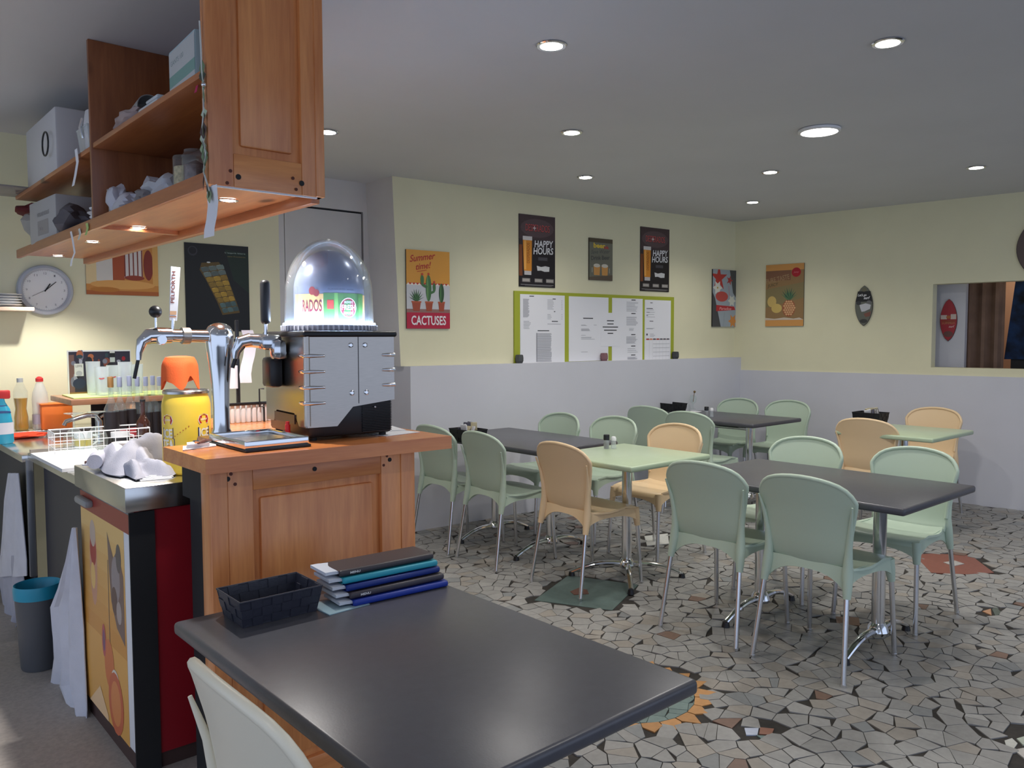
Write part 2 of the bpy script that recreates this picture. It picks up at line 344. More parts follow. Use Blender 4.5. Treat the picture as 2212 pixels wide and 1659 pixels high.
# recessed wall behind the bar: yellow, then grey with a flush door
g = G().bx((-3.2, YR, 0), (2.56, YR+0.1, H), 0).bx((2.56, YR, 0), (2.60, YR+0.1, H), 1).bx((2.60, YR, 2.40), (3.245, YR+0.1, H), 1).bx((3.245, YR, 0), (3.4, YR+0.1, H), 1).bx((2.60, YR+0.03, 0), (3.245, YR+0.1, 2.40), 2)
struct('wall_bar', g, [M_YEL, M_GRYW, M_BLACKM])
d = struct('door_1', G().rbox((2.916, YR+0.012, 1.195), (0.622, 0.03, 2.38), 0.003), M_GRYW)

# ------------------------------------------------------------------ mosaic floor of broken tiles
M_TILE = attr_mat('broken tile', 0.45)
def inpoly(x, y, P):
    c = False; n = len(P)
    for i in range(n):
        x0, y0 = P[i]; x1, y1 = P[(i+1) % n]
        if (y0 > y) != (y1 > y) and x < (x1-x0)*(y-y0)/(y1-y0)+x0: c = not c
    return c
def tilepiece(P, col, z=0.005, gg=None):
    """one bevel-free broken tile: polygon top, short sides"""
    gg = gg or G(); n = len(P); a = sum(P[i][0]*P[(i+1) % n][1]-P[(i+1) % n][0]*P[i][1] for i in range(n))
    if a < 0: P = P[::-1]
    z += random.uniform(-0.0008, 0.0008); tx, ty = random.uniform(-.01, .01), random.uniform(-.01, .01)
    cx = sum(p[0] for p in P)/n; cy = sum(p[1] for p in P)/n
    vs = [(p[0], p[1], z+(p[0]-cx)*tx+(p[1]-cy)*ty) for p in P]+[(p[0], p[1], 0) for p in P]
    gg.add(vs, [list(range(n))]+[(i+n, (i+1) % n+n, (i+1) % n, i) for i in range(n)])
    gg.tone = getattr(gg, 'tone', []); gg.tone += [col]*(n+4*n); return gg
def tileobj(name, gg, parent):
    o = mk(name, gg, M_TILE, parent); ca = o.data.color_attributes.new('tone', 'FLOAT_COLOR', 'CORNER')
    ca.data.foreach_set('color', [x for c in gg.tone for x in (c[0], c[1], c[2], 1.0)]); return o
def clip(P, nx, ny, d):
    out = []
    for i in range(len(P)):
        a = P[i]; b = P[(i+1) % len(P)]; da = a[0]*nx+a[1]*ny-d; db = b[0]*nx+b[1]*ny-d
        if da <= 0: out.append(a)
        if da*db < 0: t = da/(da-db); out.append((a[0]+(b[0]-a[0])*t, a[1]+(b[1]-a[1])*t))
    return out
def voronoi(x0, y0, x1, y1, a, keep):
    nx, ny = int((x1-x0)/a), int((y1-y0)/a); S = {}
    for i in range(nx):
        for j in range(ny): S[i, j] = (x0+(i+0.5+random.uniform(-.46, .46))*a, y0+(j+0.5+random.uniform(-.46, .46))*a)
    res = []
    for (i, j), (x, y) in S.items():
        if not keep(x, y): continue
        P = [(x-1.6*a, y-1.6*a), (x+1.6*a, y-1.6*a), (x+1.6*a, y+1.6*a), (x-1.6*a, y+1.6*a)]
        for di in (-2, -1, 0, 1, 2):
            for dj in (-2, -1, 0, 1, 2):
                q = S.get((i+di, j+dj))
                if q is None or (di == 0 and dj == 0): continue
                mx, my = (q[0]-x), (q[1]-y); P = clip(P, mx, my, mx*(q[0]+x)/2+my*(q[1]+y)/2)
                if len(P) < 3: break
            if len(P) < 3: break
        if len(P) >= 3: res.append(P)
    return res
def rough_cut(P, inset, nmax=4):
    P = list(P)
    while len(P) > nmax:
        n = len(P); ar = []
        for i in range(n):
            a, b, c = P[i-1], P[i], P[(i+1) % n]; ar.append(abs((b[0]-a[0])*(c[1]-a[1])-(c[0]-a[0])*(b[1]-a[1])))
        P.pop(ar.index(min(ar)))
    cx = sum(p[0] for p in P)/len(P); cy = sum(p[1] for p in P)/len(P); out = []
    for p in P:
        d = math.hypot(p[0]-cx, p[1]-cy) or 1; k = max(0.4, (d-inset*random.uniform(0.6, 1.6))/d); out.append((cx+(p[0]-cx)*k, cy+(p[1]-cy)*k))
    return out
DISC = (2.47, 2.10); RO, RI = 0.325, 0.255
TEAL = [tuple(az(*p, 0)[:2]) for p in ((1138, 1300), (1222, 1241), (1393, 1263), (1330, 1325))]
RUST = [tuple(az(*p, 0)[:2]) for p in ((1972, 1199), (2010, 1196), (2098, 1199), (2150, 1239), (2090, 1243), (2010, 1240))]
DARK = [tuple(az(*p, 0)[:2]) for p in ((2145, 1578), (2212, 1568), (2270, 1600), (2280, 1680), (2212, 1672), (2180, 1620))]
SM4 = [tuple(az(*p, 0)[:2]) for p in ((1606, 1572), (1672, 1572), (1692, 1592), (1650, 1606), (1606, 1592))]
RED2 = [tuple(az(*p, 0)[:2]) for p in ((1805, 1334), (1855, 1336), (1858, 1353), (1808, 1350))]
WCIR = [tuple(az(*p, 0)[:2]) for p in ((1385, 1157), (1448, 1150), (1452, 1178), (1392, 1184))]
ORB = [tuple(az(*p, 0)[:2]) for p in ((2118, 1322), (2150, 1305), (2182, 1324), (2140, 1338))]
def vis(x, y):
    v = Vector((x, y, 0))-CAM; d = v.dot(FW)
    if d < 0.8: return False
    px, py = proj((x, y, 0)); return -400 < px < 3200 and py < 2700
def keep(x, y):
    if not vis(x, y): return False
    b = (y-PB.y)*math.cos(A1)-(x-PB.x)*math.sin(A1); 
    if (x < 1.5 and y > 2.3) or b > -0.005 or (Vector((x, y, 0))-PR).dot(N2) > -0.01: return False
    return True
def tone():
    k = random.gauss(1, 0.06); r = random.random(); k = max(0.6, min(1.25, k))
    k *= 0.64
    if r < 0.008: return (0.25*k, 0.15*k, 0.11*k)
    if r < 0.06: return (0.33*k, 0.34*k, 0.34*k)
    if r < 0.25: return (0.44*k, 0.40*k, 0.35*k)
    return (0.43*k, 0.42*k, 0.40*k)
cells = voronoi(0.82, -1.8, 7.6, 5.4, 0.077, keep)
near = []; rest = G()
for P in cells:
    cx = sum(p[0] for p in P)/len(P); cy = sum(p[1] for p in P)/len(P); r = math.hypot(cx-DISC[0], cy-DISC[1])
    if r < RO-0.005 or any(inpoly(cx, cy, Q) for Q in (TEAL, RUST, DARK, SM4, RED2, WCIR, ORB)): continue
    Q = rough_cut(P, 0.0021, random.choice((4, 4, 5, 5, 5, 6)))
    px, py = proj((cx, cy, 0)); dep = (Vector((cx, cy, 0))-CAM).dot(FW)
    seen = -10 < px < 2222 and 0 < py < 1669 and not (py > 1262+(px-967)*0.383 and py > 1468-(px-1505)*-0.476*-1 and px < 1505)
    near.append((0 if seen else 1, dep, Q))
near.sort(key=lambda t: t[:2])
NT = 276
for k, (s_, dep, Q) in enumerate(near):
    if k < NT: tileobj('tile', tilepiece(Q, tone()), FLOOR)
    else: tilepiece(Q, tone(), gg=rest)
o = tileobj('tile_field', rest, FLOOR); o['kind'] = 'stuff'; o['label'] = 'broken grey and beige tile pieces set in dark grout'
# inlaid motifs
gg = G()
for P in voronoi(DISC[0]-RI-.1, DISC[1]-RI-.1, DISC[0]+RI+.1, DISC[1]+RI+.1, 0.07, lambda x, y: math.hypot(x-DISC[0], y-DISC[1]) < RI+0.05):
    for k in range(20):
        an = 2*PI*k/20; P = clip(P, math.cos(an), math.sin(an), DISC[0]*math.cos(an)+DISC[1]*math.sin(an)+RI)
        if len(P) < 3: break
    if len(P) >= 3:
        k = random.uniform(.85, 1.1); tilepiece(rough_cut(P, 0.0012, 5), (0.155*k, 0.215*k, 0.20*k), gg=gg)
o = tileobj('tile_disc', gg, FLOOR); o['label'] = 'round inlay of grey-green tile pieces'; o['kind'] = 'stuff'
gg = G()
for k in range(22):
    a0, a1 = 2*PI*k/22+.01, 2*PI*(k+1)/22-.01; am = (a0+a1)/2+random.uniform(-.04, .04); c = lambda r, a: (DISC[0]+r*math.cos(a), DISC[1]+r*math.sin(a))
    kk = random.uniform(.85, 1.15); tilepiece([c(RI+.004, a0), c(RI+.004, a1), c(RI+.035, a1), c(RO+random.uniform(.0, .035), am), c(RI+.035, a0)], (0.50*kk, 0.25*kk, 0.09*kk), gg=gg)
o = tileobj('tile_ring', gg, FLOOR); o['label'] = 'saw-toothed orange tile ring round the grey-green disc'; o['kind'] = 'stuff'
def inset(P, k): 
    cx = sum(p[0] for p in P)/len(P); cy = sum(p[1] for p in P)/len(P); return [(cx+(p[0]-cx)*k, cy+(p[1]-cy)*k) for p in P]
T_ = inset(TEAL, 0.88); tc_ = (sum(p[0] for p in T_)/4, sum(p[1] for p in T_)/4)
hexa = [tuple(az(*p, 0)[:2]) for p in ((1232, 1280), (1250, 1272), (1268, 1276), (1272, 1285), (1240, 1287))]
for nm, P, c, lb, z in (('inlay_tile', T_, (0.085, 0.125, 0.115), 'large square dark green tile', .005), ('inlay_tile', hexa, (0.13, 0.05, 0.03), 'small dark red tile in the middle of the green square', .007),
    ('inlay_tile', inset(RUST, .97), (0.22, 0.075, 0.05), 'rust red square inlay', .005), ('inlay_tile', [tuple(az(*p, 0)[:2]) for p in ((2038, 1217), (2062, 1213), (2083, 1220), (2060, 1225))], (0.4, 0.38, 0.36), 'white tile in the middle of the rust red square', .007),
    ('inlay_tile', [tuple(az(*p, 0)[:2]) for p in ((1608, 1575), (1639, 1575), (1636, 1590), (1612, 1590))], (0.42, 0.46, 0.56), 'pale blue tile', .005), ('inlay_tile', [tuple(az(*p, 0)[:2]) for p in ((1642, 1574), (1672, 1577), (1666, 1590), (1640, 1588))], (0.26, 0.12, 0.08), 'rust brown tile', .005),
    ('inlay_tile', [tuple(az(*p, 0)[:2]) for p in ((1634, 1591), (1660, 1592), (1652, 1603))], (0.13, 0.19, 0.18), 'green triangle tile', .005), ('inlay_tile', [tuple(az(*p, 0)[:2]) for p in ((1668, 1586), (1690, 1592), (1680, 1604), (1660, 1600))], (0.5, 0.44, 0.34), 'cream tile', .005),
    ('inlay_tile', RED2, (0.2, 0.10, 0.06), 'rust tile under the slate table', .005), ('inlay_tile', inset(WCIR, .8), (0.6, 0.6, 0.56), 'white tile under the beige chair', .005),
    ('inlay_tile', [tuple(az(*p, 0)[:2]) for p in ((2122, 1322), (2140, 1317), (2142, 1331))], (0.45, 0.24, 0.13), 'orange tile', .005), ('inlay_tile', [tuple(az(*p, 0)[:2]) for p in ((2143, 1318), (2150, 1309), (2160, 1322), (2178, 1324), (2150, 1332))], (0.08, 0.10, 0.08), 'dark green tile', .005),
    ('inlay_tile', [tuple(az(*p, 0)[:2]) for p in ((2170, 1602), (2186, 1597), (2198, 1608), (2188, 1622), (2174, 1616))], (0.5, 0.5, 0.45), 'cream petal tile', .005), ('inlay_tile', [tuple(az(*p, 0)[:2]) for p in ((2190, 1622), (2212, 1618), (2236, 1640), (2212, 1640))], (0.5, 0.47, 0.43), 'cream petal tile', .005),
    ('inlay_tile', [tuple(az(*p, 0)[:2]) for p in ((2196, 1598), (2216, 1592), (2240, 1602), (2210, 1612))], (0.42, 0.46, 0.38), 'pale green petal tile', .005)):
    o = tileobj(nm, tilepiece(P, c, z), FLOOR); o['label'] = lb

# ------------------------------------------------------------------ ceiling lights
M_LAMP = emis('lamp glow', (1, 0.97, 0.93), 30.0)
LP = [(1191, 97), (1918, 91), (708, 284), (1235, 285), (1265, 382), (1664, 371), (1626, 436), (2109, 361)]
LB = ['recessed ceiling spotlight nearest the camera, above the middle of the room', 'recessed ceiling spotlight at the upper right, nearest on that side', 'recessed ceiling spotlight beside the hanging wooden cabinet', 'second recessed ceiling spotlight of the middle row from the camera',
      'farthest recessed ceiling spotlight of the middle row', 'recessed ceiling spotlight just beyond the large round lamp', 'recessed ceiling spotlight nearest the far room corner', 'recessed ceiling spotlight beside the right yellow wall']
L0 = None
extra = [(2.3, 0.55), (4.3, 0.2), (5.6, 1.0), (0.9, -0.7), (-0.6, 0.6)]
for i, (p, lb) in enumerate(zip(LP, LB)):
    c = az(*p, H)
    if L0 is None:
        L0 = thing('ceiling_spotlight', lb, 'light', (c.x, c.y, H), 0, 'recessed ceiling spotlights')
        mk('trim_ring', G().lathe([(0.055, -0.001), (0.062, -0.004), (0.058, -0.008), (0.046, -0.007), (0.045, 0.012)], n=28, capb=False, capt=False), M_CHROME, L0)
        mk('bulb', G().lathe([(0.001, -0.006), (0.03, -0.009), (0.043, -0.0075), (0.045, 0.004)], n=24, capt=True), M_LAMP, L0)
    else: dup(L0, (c.x, c.y, H), 0, lb, 'recessed ceiling spotlights')
    spot('spot_beam', (c.x, c.y, H-0.02), CEIL_W*(1.15 if i in (0, 3) else 1.0), 140, (1.0, 0.96, 0.90))
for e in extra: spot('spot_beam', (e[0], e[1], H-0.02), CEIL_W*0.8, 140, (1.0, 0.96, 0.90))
c = az(1770, 279, H); t = thing('round_ceiling_lamp', 'large round flush ceiling lamp above the slate table, brightest in the room', 'light', (c.x, c.y, H))
mk('lamp_rim', G().lathe([(0.105, 0.0), (0.115, -0.004), (0.115, -0.016), (0.10, -0.02), (0.098, -0.012)], n=40, capb=False, capt=False), M_WHITE, t)
mk('diffuser', G().lathe([(0.001, -0.019), (0.09, -0.017), (0.10, -0.012)], n=40, capt=True), emis('panel glow', (1, 0.98, 0.95), 16.0), t)
l = bpy.data.lights.new('round_lamp_beam', 'AREA'); l.shape = 'DISK'; l.size = 0.2; l.energy = BIG_W; l.color = (1, .97, .93); o = bpy.data.objects.new('round_lamp_beam', l); COL.objects.link(o); o.location = (c.x, c.y, H-0.03)

# ------------------------------------------------------------------ chairs
def make_chair(name, m):
    t = bpy.data.objects.new(name, None); COL.objects.link(t); t.empty_display_size = 0.05
    # backrest: concave shell, waisted, arched top
    def hw(z):
        K = [(0.44, .184), (0.50, .183), (0.56, .186), (0.62, .193), (0.68, .205), (0.73, .216), (0.77, .222), (0.85, .226)]
        for (a, b), (c_, d_) in zip(K, K[1:]):
            if z <= c_: u = (z-a)/(c_-a); return b+(d_-b)*u
        return K[-1][1]
    def ztop(u): return 0.846-0.045*u*u-0.05*abs(u)**8
    def xp(z): 
        K = [(0.44, -.158), (0.48, -.182), (0.54, -.196), (0.62, -.207), (0.70, -.222), (0.78, -.243), (0.85, -.263)]
        for (a, b), (c_, d_) in zip(K, K[1:]):
            if z <= c_: u = (z-a)/(c_-a); return b+(d_-b)*u
        return K[-1][1]
    grid = []
    NU = 17; NV = 14
    for i in range(NV+1):
        row = []
        for j in range(NU):
            u = -1+2*j/(NU-1); u = math.sin(u*PI/2); s_ = i/NV; z = 0.445+(ztop(u)-0.445)*s_; wd = hw(z); y = u*wd
            x = xp(z)+0.034*u*u*(0.4+0.6*min(1, (z-.44)/.3)) - (0.012 if False else 0)
            row.append((x, y, z))
        grid.append(row)
    g = G().sheet(grid, 0.011)
    # rolled rim round the back
    rim = [grid[i][0] for i in range(3, NV+1)]+[grid[NV][j] for j in range(1, NU)]+[grid[i][NU-1] for i in range(NV-1, 2, -1)]
    g.tube([(p[0]+0.004, p[1], p[2]) for p in rim], 0.0105, 8)
    mk('backrest', g, m, t, angle=60)
    # seat, skirts and leg sockets
    g = G(); gr = []
    def sw(x): return 0.205 if x > -0.05 else 0.205-0.035*((-0.05-x)/0.115)
    xs = [-0.165, -0.13, -0.08, -0.02, 0.05, 0.12, 0.17, 0.205, 0.222, 0.226]
    zs = [0.452, 0.445, 0.441, 0.441, 0.446, 0.453, 0.456, 0.452, 0.442, 0.425]
    for x, z in zip(xs, zs):
        gr.append([(x-(0.02*abs(v)**4 if x > .1 else 0), v*sw(x)*(0.97 if x > .2 else 1), z+0.012*abs(v)**3*(1 if x < .17 else .2)) for v in [math.sin((-1+2*j/12)*PI/2) for j in range(13)]])
    g.sheet(gr, 0.010)
    def skirt(p0, p1, zt0, zt1, zc, zm, out):
        rows = [[], []]
        for k in range(13):
            u = k/12; x = p0[0]+(p1[0]-p0[0])*u; y = p0[1]+(p1[1]-p0[1])*u; zt = zt0+(zt1-zt0)*u; zl = zm+(zc-zm)*abs(2*u-1)**3
            rows[0].append((x, y, zt)); rows[1].append((x+out[0], y+out[1], zl))
        g.sheet(rows, 0.007)
    for sgn in (-1, 1):
        skirt((-0.19, sgn*0.172, 0), (0.205, sgn*0.198, 0), 0.462, 0.452, 0.372, 0.418, (0, sgn*0.004))
    skirt((-0.178, -0.175, 0), (-0.178, 0.175, 0), 0.474, 0.474, 0.375, 0.438, (-0.012, 0))
    skirt((0.214, -0.195, 0), (0.214, 0.195, 0), 0.440, 0.440, 0.372, 0.408, (0.004, 0))
    for sgn in (-1, 1):
        g.tube([(-0.222, sgn*0.216, 0.74), (-0.198, sgn*0.200, 0.66), (-0.186, sgn*0.189, 0.58), (-0.182, sgn*0.184, 0.51), (-0.186, sgn*0.185, 0.45), (-0.196, sgn*0.189, 0.395), (-0.206, sgn*0.193, 0.350)], [0.004, 0.009, 0.013, 0.018, 0.023, 0.020, 0.0155], 14)
        g.tube([(0.196, sgn*0.186, 0.448), (0.202, sgn*0.190, 0.40), (0.208, sgn*0.195, 0.345)], [0.024, 0.022, 0.016], 12)
    mk('seat', g, m, t, angle=60)
    for sx, sy in ((-1, -1), (-1, 1), (1, -1), (1, 1)):
        a = (-0.206, sy*0.192, 0.356) if sx < 0 else (0.208, sy*0.195, 0.35); b = (-0.262, sy*0.213, 0.0) if sx < 0 else (0.232, sy*0.206, 0.0)
        mk('leg', G().tube([a, ((a[0]+b[0])/2, (a[1]+b[1])/2, a[2]/2), (b[0], b[1], 0.006)], 0.0115, 12).cyl((b[0], b[1], 0.012), (b[0], b[1], 0.0), 0.0135, 0.0125, 12), M_LEG, t)
    return t
M_LEG = mat('satin chrome tube', (0.72, 0.73, 0.75), 0.22, 1.0)
protos = {}
def place_chair(x, y, rz, kind, label, group):
    m = {'g': M_CGREEN, 'b': M_CBEIGE, 'c': M_CCREAM}[kind]; nm = {'g': 'green_chair', 'b': 'beige_chair', 'c': 'cream_chair'}[kind]
    if kind not in protos: t = make_chair('dining_chair', m); protos[kind] = t; tag(t, label, 'chair', group); t.location = (x, y, 0.005 if x > .8 else 0.006); t.rotation_euler = (0, 0, rz)
    else: dup(protos[kind], (x, y, 0.005), rz, label, group)
GRP = 'moulded plastic dining chairs'
R = math.radians
# x,y is the floor point under the seat middle; the chair faces +x
place_chair(3.43, 1.765, R(0), 'g', 'sage green chair seen from behind, nearest and rightmost of its row', GRP)
place_chair(3.43, 2.29, R(2), 'g', 'sage green chair seen from behind at the near slate table, second from the right', GRP)
place_chair(4.19, 2.40, R(183), 'g', 'sage green chair facing the camera across the near slate table, left of the two', GRP)
place_chair(4.20, 1.80, R(180), 'g', 'sage green chair facing the camera across the near slate table, right of the two', GRP)
place_chair(3.42, 3.95, R(-3), 'g', 'sage green chair from behind, just right of the counter end chair', GRP)
place_chair(3.42, 4.47, R(0), 'g', 'sage green chair seen from behind, half hidden by the counter end', GRP)
place_chair(4.30, 4.00, R(181), 'g', 'sage green chair facing the camera behind the pale green table', GRP)
place_chair(4.20, 4.48, R(179), 'g', 'sage green chair facing the camera against the white wainscot, leftmost of the far side', GRP)
place_chair(5.66, 4.46, R(4), 'g', 'sage green chair seen from behind at the slate table in the far corner, left one', GRP)
place_chair(5.50, 3.92, R(4), 'g', 'sage green chair from behind at the far corner table, right one', GRP)
place_chair(6.50, 4.38, R(180), 'g', 'sage green chair behind the far corner table, left one beside the pepper mill', GRP)
place_chair(6.62, 3.92, R(182), 'g', 'sage green chair behind the far corner table, right one', GRP)
place_chair(3.43, 3.24, R(-3), 'b', 'beige chair seen from behind at the pale green table', GRP)
place_chair(4.22, 3.38, R(180), 'b', 'beige chair facing the camera behind the pale green table', GRP)
place_chair(5.98, 2.71, R(3), 'b', 'beige chair seen from behind between the two far sage green chairs', GRP)
place_chair(6.80, 2.72, R(178), 'b', 'beige chair against the right wall behind the far pale green table', GRP)
place_chair(0.748, 1.30, R(0), 'c', 'cream white chair in the foreground at the lower left', GRP)

protos['c'].scale = (1.03, 0.99, 1.045)
# ------------------------------------------------------------------ tables
def foot_arm(g, cx, cy, dx, dy, L):
    pts = []
    for k in range(9):
        u = k/8; pts.append((cx+dx*L*u, cy+dy*L*u, 0.075-0.05*u**1.6+0.02*math.sin(PI*u)))
    g.tube(pts, [0.022-0.008*k/8 for k in range(9)], 10, flat=0.8)
    g2 = G().cyl((cx+dx*L, cy+dy*L, 0.026), (cx+dx*L, cy+dy*L, 0.0), 0.016, 0.021, 14); return g2
def table(label, x0, y0, x1, y1, m, long_, rz=0, group='bistro tables', edge=None):
    cx, cy = (x0+x1)/2, (y0+y1)/2; t = thing('bistro_table', label, 'table', (cx, cy, 0.005), rz, group)
    dx, dy = x1-x0, y1-y0
    mk('tabletop', G().rbox((0, 0, 0.7285), (dx, dy, 0.033), 0.011, 3), m, t)
    cols = [(0, -dy/2+0.27), (0, dy/2-0.27)] if long_ else [(0, 0)]
    for c in cols:
        mk('column', G().cyl((c[0], c[1], 0.07), (c[0], c[1], 0.70), 0.030, n=20).lathe([(0.045, 0.06), (0.05, 0.075), (0.042, 0.10), (0.031, 0.115)], (c[0], c[1], 0), 20).bx((c[0]-.13, c[1]-.13, .70), (c[0]+.13, c[1]+.13, .712)), M_CHROME, t)
        arms = [(1, 0), (-1, 0)] if long_ else [(.707, .707), (-.707, .707), (.707, -.707), (-.707, -.707)]
        for a in arms:
            g = G(); gl = foot_arm(g, c[0], c[1], a[0], a[1], 0.31 if long_ else 0.33); f = mk('foot', g, M_CHROME, t); mk('glide', gl, M_BLACK, f)
    if long_: mk('stretcher', G().cyl((0, cols[0][1], 0.655), (0, cols[1][1], 0.655), 0.013, n=12), M_CHROME, t)
    return t
t = table('large slate grey table in the foreground with basket and folders', 0.66, 0.965, 1.352, 2.03, M_TGREY, True)
t = table('slate grey table between four sage green chairs, right of centre', 3.325, 1.39, 4.10, 2.545, M_TGREY, True)
t = table('pale green square table between two beige chairs in the middle', 3.32, 2.82, 4.04, 3.50, M_TGREEN, False)
t = table('slate grey table against the white wainscot behind the left chairs', 3.36, 3.60, 4.10, 4.72, M_TGREY, True)
t = table('slate grey table in the far room corner with glass and basket', 5.655, 3.55, 6.40, 4.58, M_TGREY, True)
t = table('pale green square table by the right wall', 5.76, 2.23, 6.50, 2.93, M_TGREEN, False)
# ------------------------------------------------------------------ bar counter end
ct = thing('bar_counter', 'honey coloured pine bar counter end with panelled front, beer machine on top', 'counter', (0, 0, 0))
ctz = 1.12
CP = [(.81, 2.19), (1.62, 2.158), (1.64, 3.3), (1.12, 3.3), (1.12, 2.73), (.985, 2.73), (.985, 2.535), (.81, 2.535)]
mk('countertop', G().prism(CP, ctz-.042, ctz), M_TOPW, ct)
fy = 2.262
def frame_panel(name, x0, x1, z0, z1, y, parent, sw_=0.075, rail=0.07, m=M_PINE):
    p = mk(name, G().bx((x0, y, z0), (x1, y+.018, z1)), m, parent)
    for a, b in ((x0, x0+sw_), (x1-sw_, x1)): mk('stile', G().rbox(((a+b)/2, y-.006, (z0+z1)/2), (b-a, .026, z1-z0), .003), m, p)
    for a, b in ((z0, z0+rail), (z1-rail, z1)): mk('rail', G().rbox(((x0+x1)/2, y-.0055, (a+b)/2), (x1-x0-2*sw_, .025, b-a), .003), M_PINEX, p)
    mk('raised_field', G().rbox(((x0+x1)/2, y-.002, (z0+z1)/2), (x1-x0-2*sw_-.05, .016, z1-z0-2*rail-.05), .007), m, p)
    return p
mk('corner_post', G().rbox((.865, fy+.016, .54), (.05, .075, 1.075), .004), M_PINE, ct)
mk('corner_post', G().rbox((1.50, fy+.016, .54), (.055, .075, 1.075), .004), M_PINE, ct)
fp = frame_panel('front_panel', .89, 1.4725, 0.08, 1.078, fy, ct)
def knob_holes(parent, pts, y, z=None):
    for x, zz, r, br in pts: mk('knot_hole' if br else 'screw_hole', G().cyl((x, y, zz), (x, y-.0015, zz), r, n=14), mat('knot brown', s2l((92, 44, 28)), .6) if br else M_BLACKM, parent)
pts = []
for px, py, r, br in ((492, 1035, .0072, 0), (499, 1024, .005, 1), (508, 1046, .005, 1), (680, 1013, .007, 0), (842, 993, .007, 0), (836, 985, .0045, 1), (829, 1005, .0045, 1)):
    c = ay(px, py, fy-.02); pts.append((c.x, c.z, r, br))
knob_holes(ct, pts, fy-.019)
mk('side_panel', G().bx((1.48, fy+.05, 0), (1.50, 3.25, 1.078)), M_PINEY, ct)
mk('bracket', G().bx((.862, 2.31, .965), (.985, 2.528, 1.0775)).bx((.90, 2.31, .90), (.985, 2.50, .966)), M_BLACKM, ct); mk('dark_gap_block', G().bx((.93, fy+.06, 0.0), (1.46, 2.66, 1.05)), M_BLACKM, ct)  # large matt black block paints in the dark gap behind the corner post

# ------------------------------------------------------------------ hanging shelf cabinet
hc = thing('hanging_cabinet', 'pine shelf cabinet hanging from the ceiling above the bar, open to the left', 'cabinet', (0, 0, 0))
hx0, hx1, hy0, hy1, hz = .885, 1.228, 2.30, 5.05, 1.88
ep = frame_panel('end_panel', hx0-.012, hx1+.0, hz, H, hy0, hc, .072, .095)
mk('corner_post', G().rbox((hx1-.012, hy0+.0, (hz+H)/2), (.03, .045, H-hz), .003), M_PINE, hc)
pts = []
for px, py, r, br in ((515, 382, .008, 0), (498, 369, .005, 1), (491, 395, .005, 1), (652, 396, .008, 0), (633, 385, .005, 1), (640, 409, .0048, 1)):
    c = ay(px, py, hy0-.02); pts.append((c.x, c.z, r, br))
knob_holes(hc, pts, hy0-.019)
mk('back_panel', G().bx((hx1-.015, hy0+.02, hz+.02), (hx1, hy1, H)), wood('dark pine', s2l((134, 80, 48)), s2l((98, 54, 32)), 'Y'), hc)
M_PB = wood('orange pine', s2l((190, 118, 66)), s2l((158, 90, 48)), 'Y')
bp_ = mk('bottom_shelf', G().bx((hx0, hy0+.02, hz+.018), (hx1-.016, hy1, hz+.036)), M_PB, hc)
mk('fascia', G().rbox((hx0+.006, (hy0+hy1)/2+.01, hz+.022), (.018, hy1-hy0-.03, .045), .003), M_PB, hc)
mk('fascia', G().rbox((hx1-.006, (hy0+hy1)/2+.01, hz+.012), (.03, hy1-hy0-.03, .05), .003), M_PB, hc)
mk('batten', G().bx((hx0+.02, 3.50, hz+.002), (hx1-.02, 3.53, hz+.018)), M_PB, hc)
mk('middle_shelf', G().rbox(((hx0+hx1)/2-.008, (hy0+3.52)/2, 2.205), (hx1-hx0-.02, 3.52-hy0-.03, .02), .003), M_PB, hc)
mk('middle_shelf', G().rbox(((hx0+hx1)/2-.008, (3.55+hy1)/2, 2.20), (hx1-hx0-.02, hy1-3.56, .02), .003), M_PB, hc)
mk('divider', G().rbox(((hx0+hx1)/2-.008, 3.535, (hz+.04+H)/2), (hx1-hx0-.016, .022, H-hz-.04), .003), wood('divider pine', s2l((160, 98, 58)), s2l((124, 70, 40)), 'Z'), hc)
mk('edge_strip', G().bx((hx0, hy0-.014, hz-.004), (hx1-.02, hy0-.004, hz+.004)), mat('clear edge strip', (.75, .75, .78), .15, .4), hc)
SL = [((492, 433), 'small shelf spotlight beside the long white paper, nearest the camera'), ((300, 492), 'small shelf spotlight under the open pine shelf, second from the camera'), ((200, 523), 'small shelf spotlight just beyond the cabinet divider'), ((125, 553), 'farthest small shelf spotlight under the pine cabinet')]
first = None
for p, lb in SL:
    c = az(p[0], p[1], hz+.015)
    if first is None:
        first = thing('shelf_spotlight', lb, 'light', (c.x, c.y, hz+.018), 0, 'spotlights under the pine cabinet')
        mk('trim_ring', G().lathe([(.032, -.0005), (.034, -.004), (.030, -.005), (.026, -.002)], n=24, capb=False, capt=False), M_CHROME, first)
        mk('bulb', G().lathe([(.001, -.004), (.02, -.004), (.026, -.001)], n=20), M_LAMP, first)
    else: dup(first, (c.x, c.y, hz+.018), 0, lb, 'spotlights under the pine cabinet')
    spot('shelf_beam', (c.x, c.y, hz+.008), SHELF_W, 125, (1, .97, .93), .6, .02)

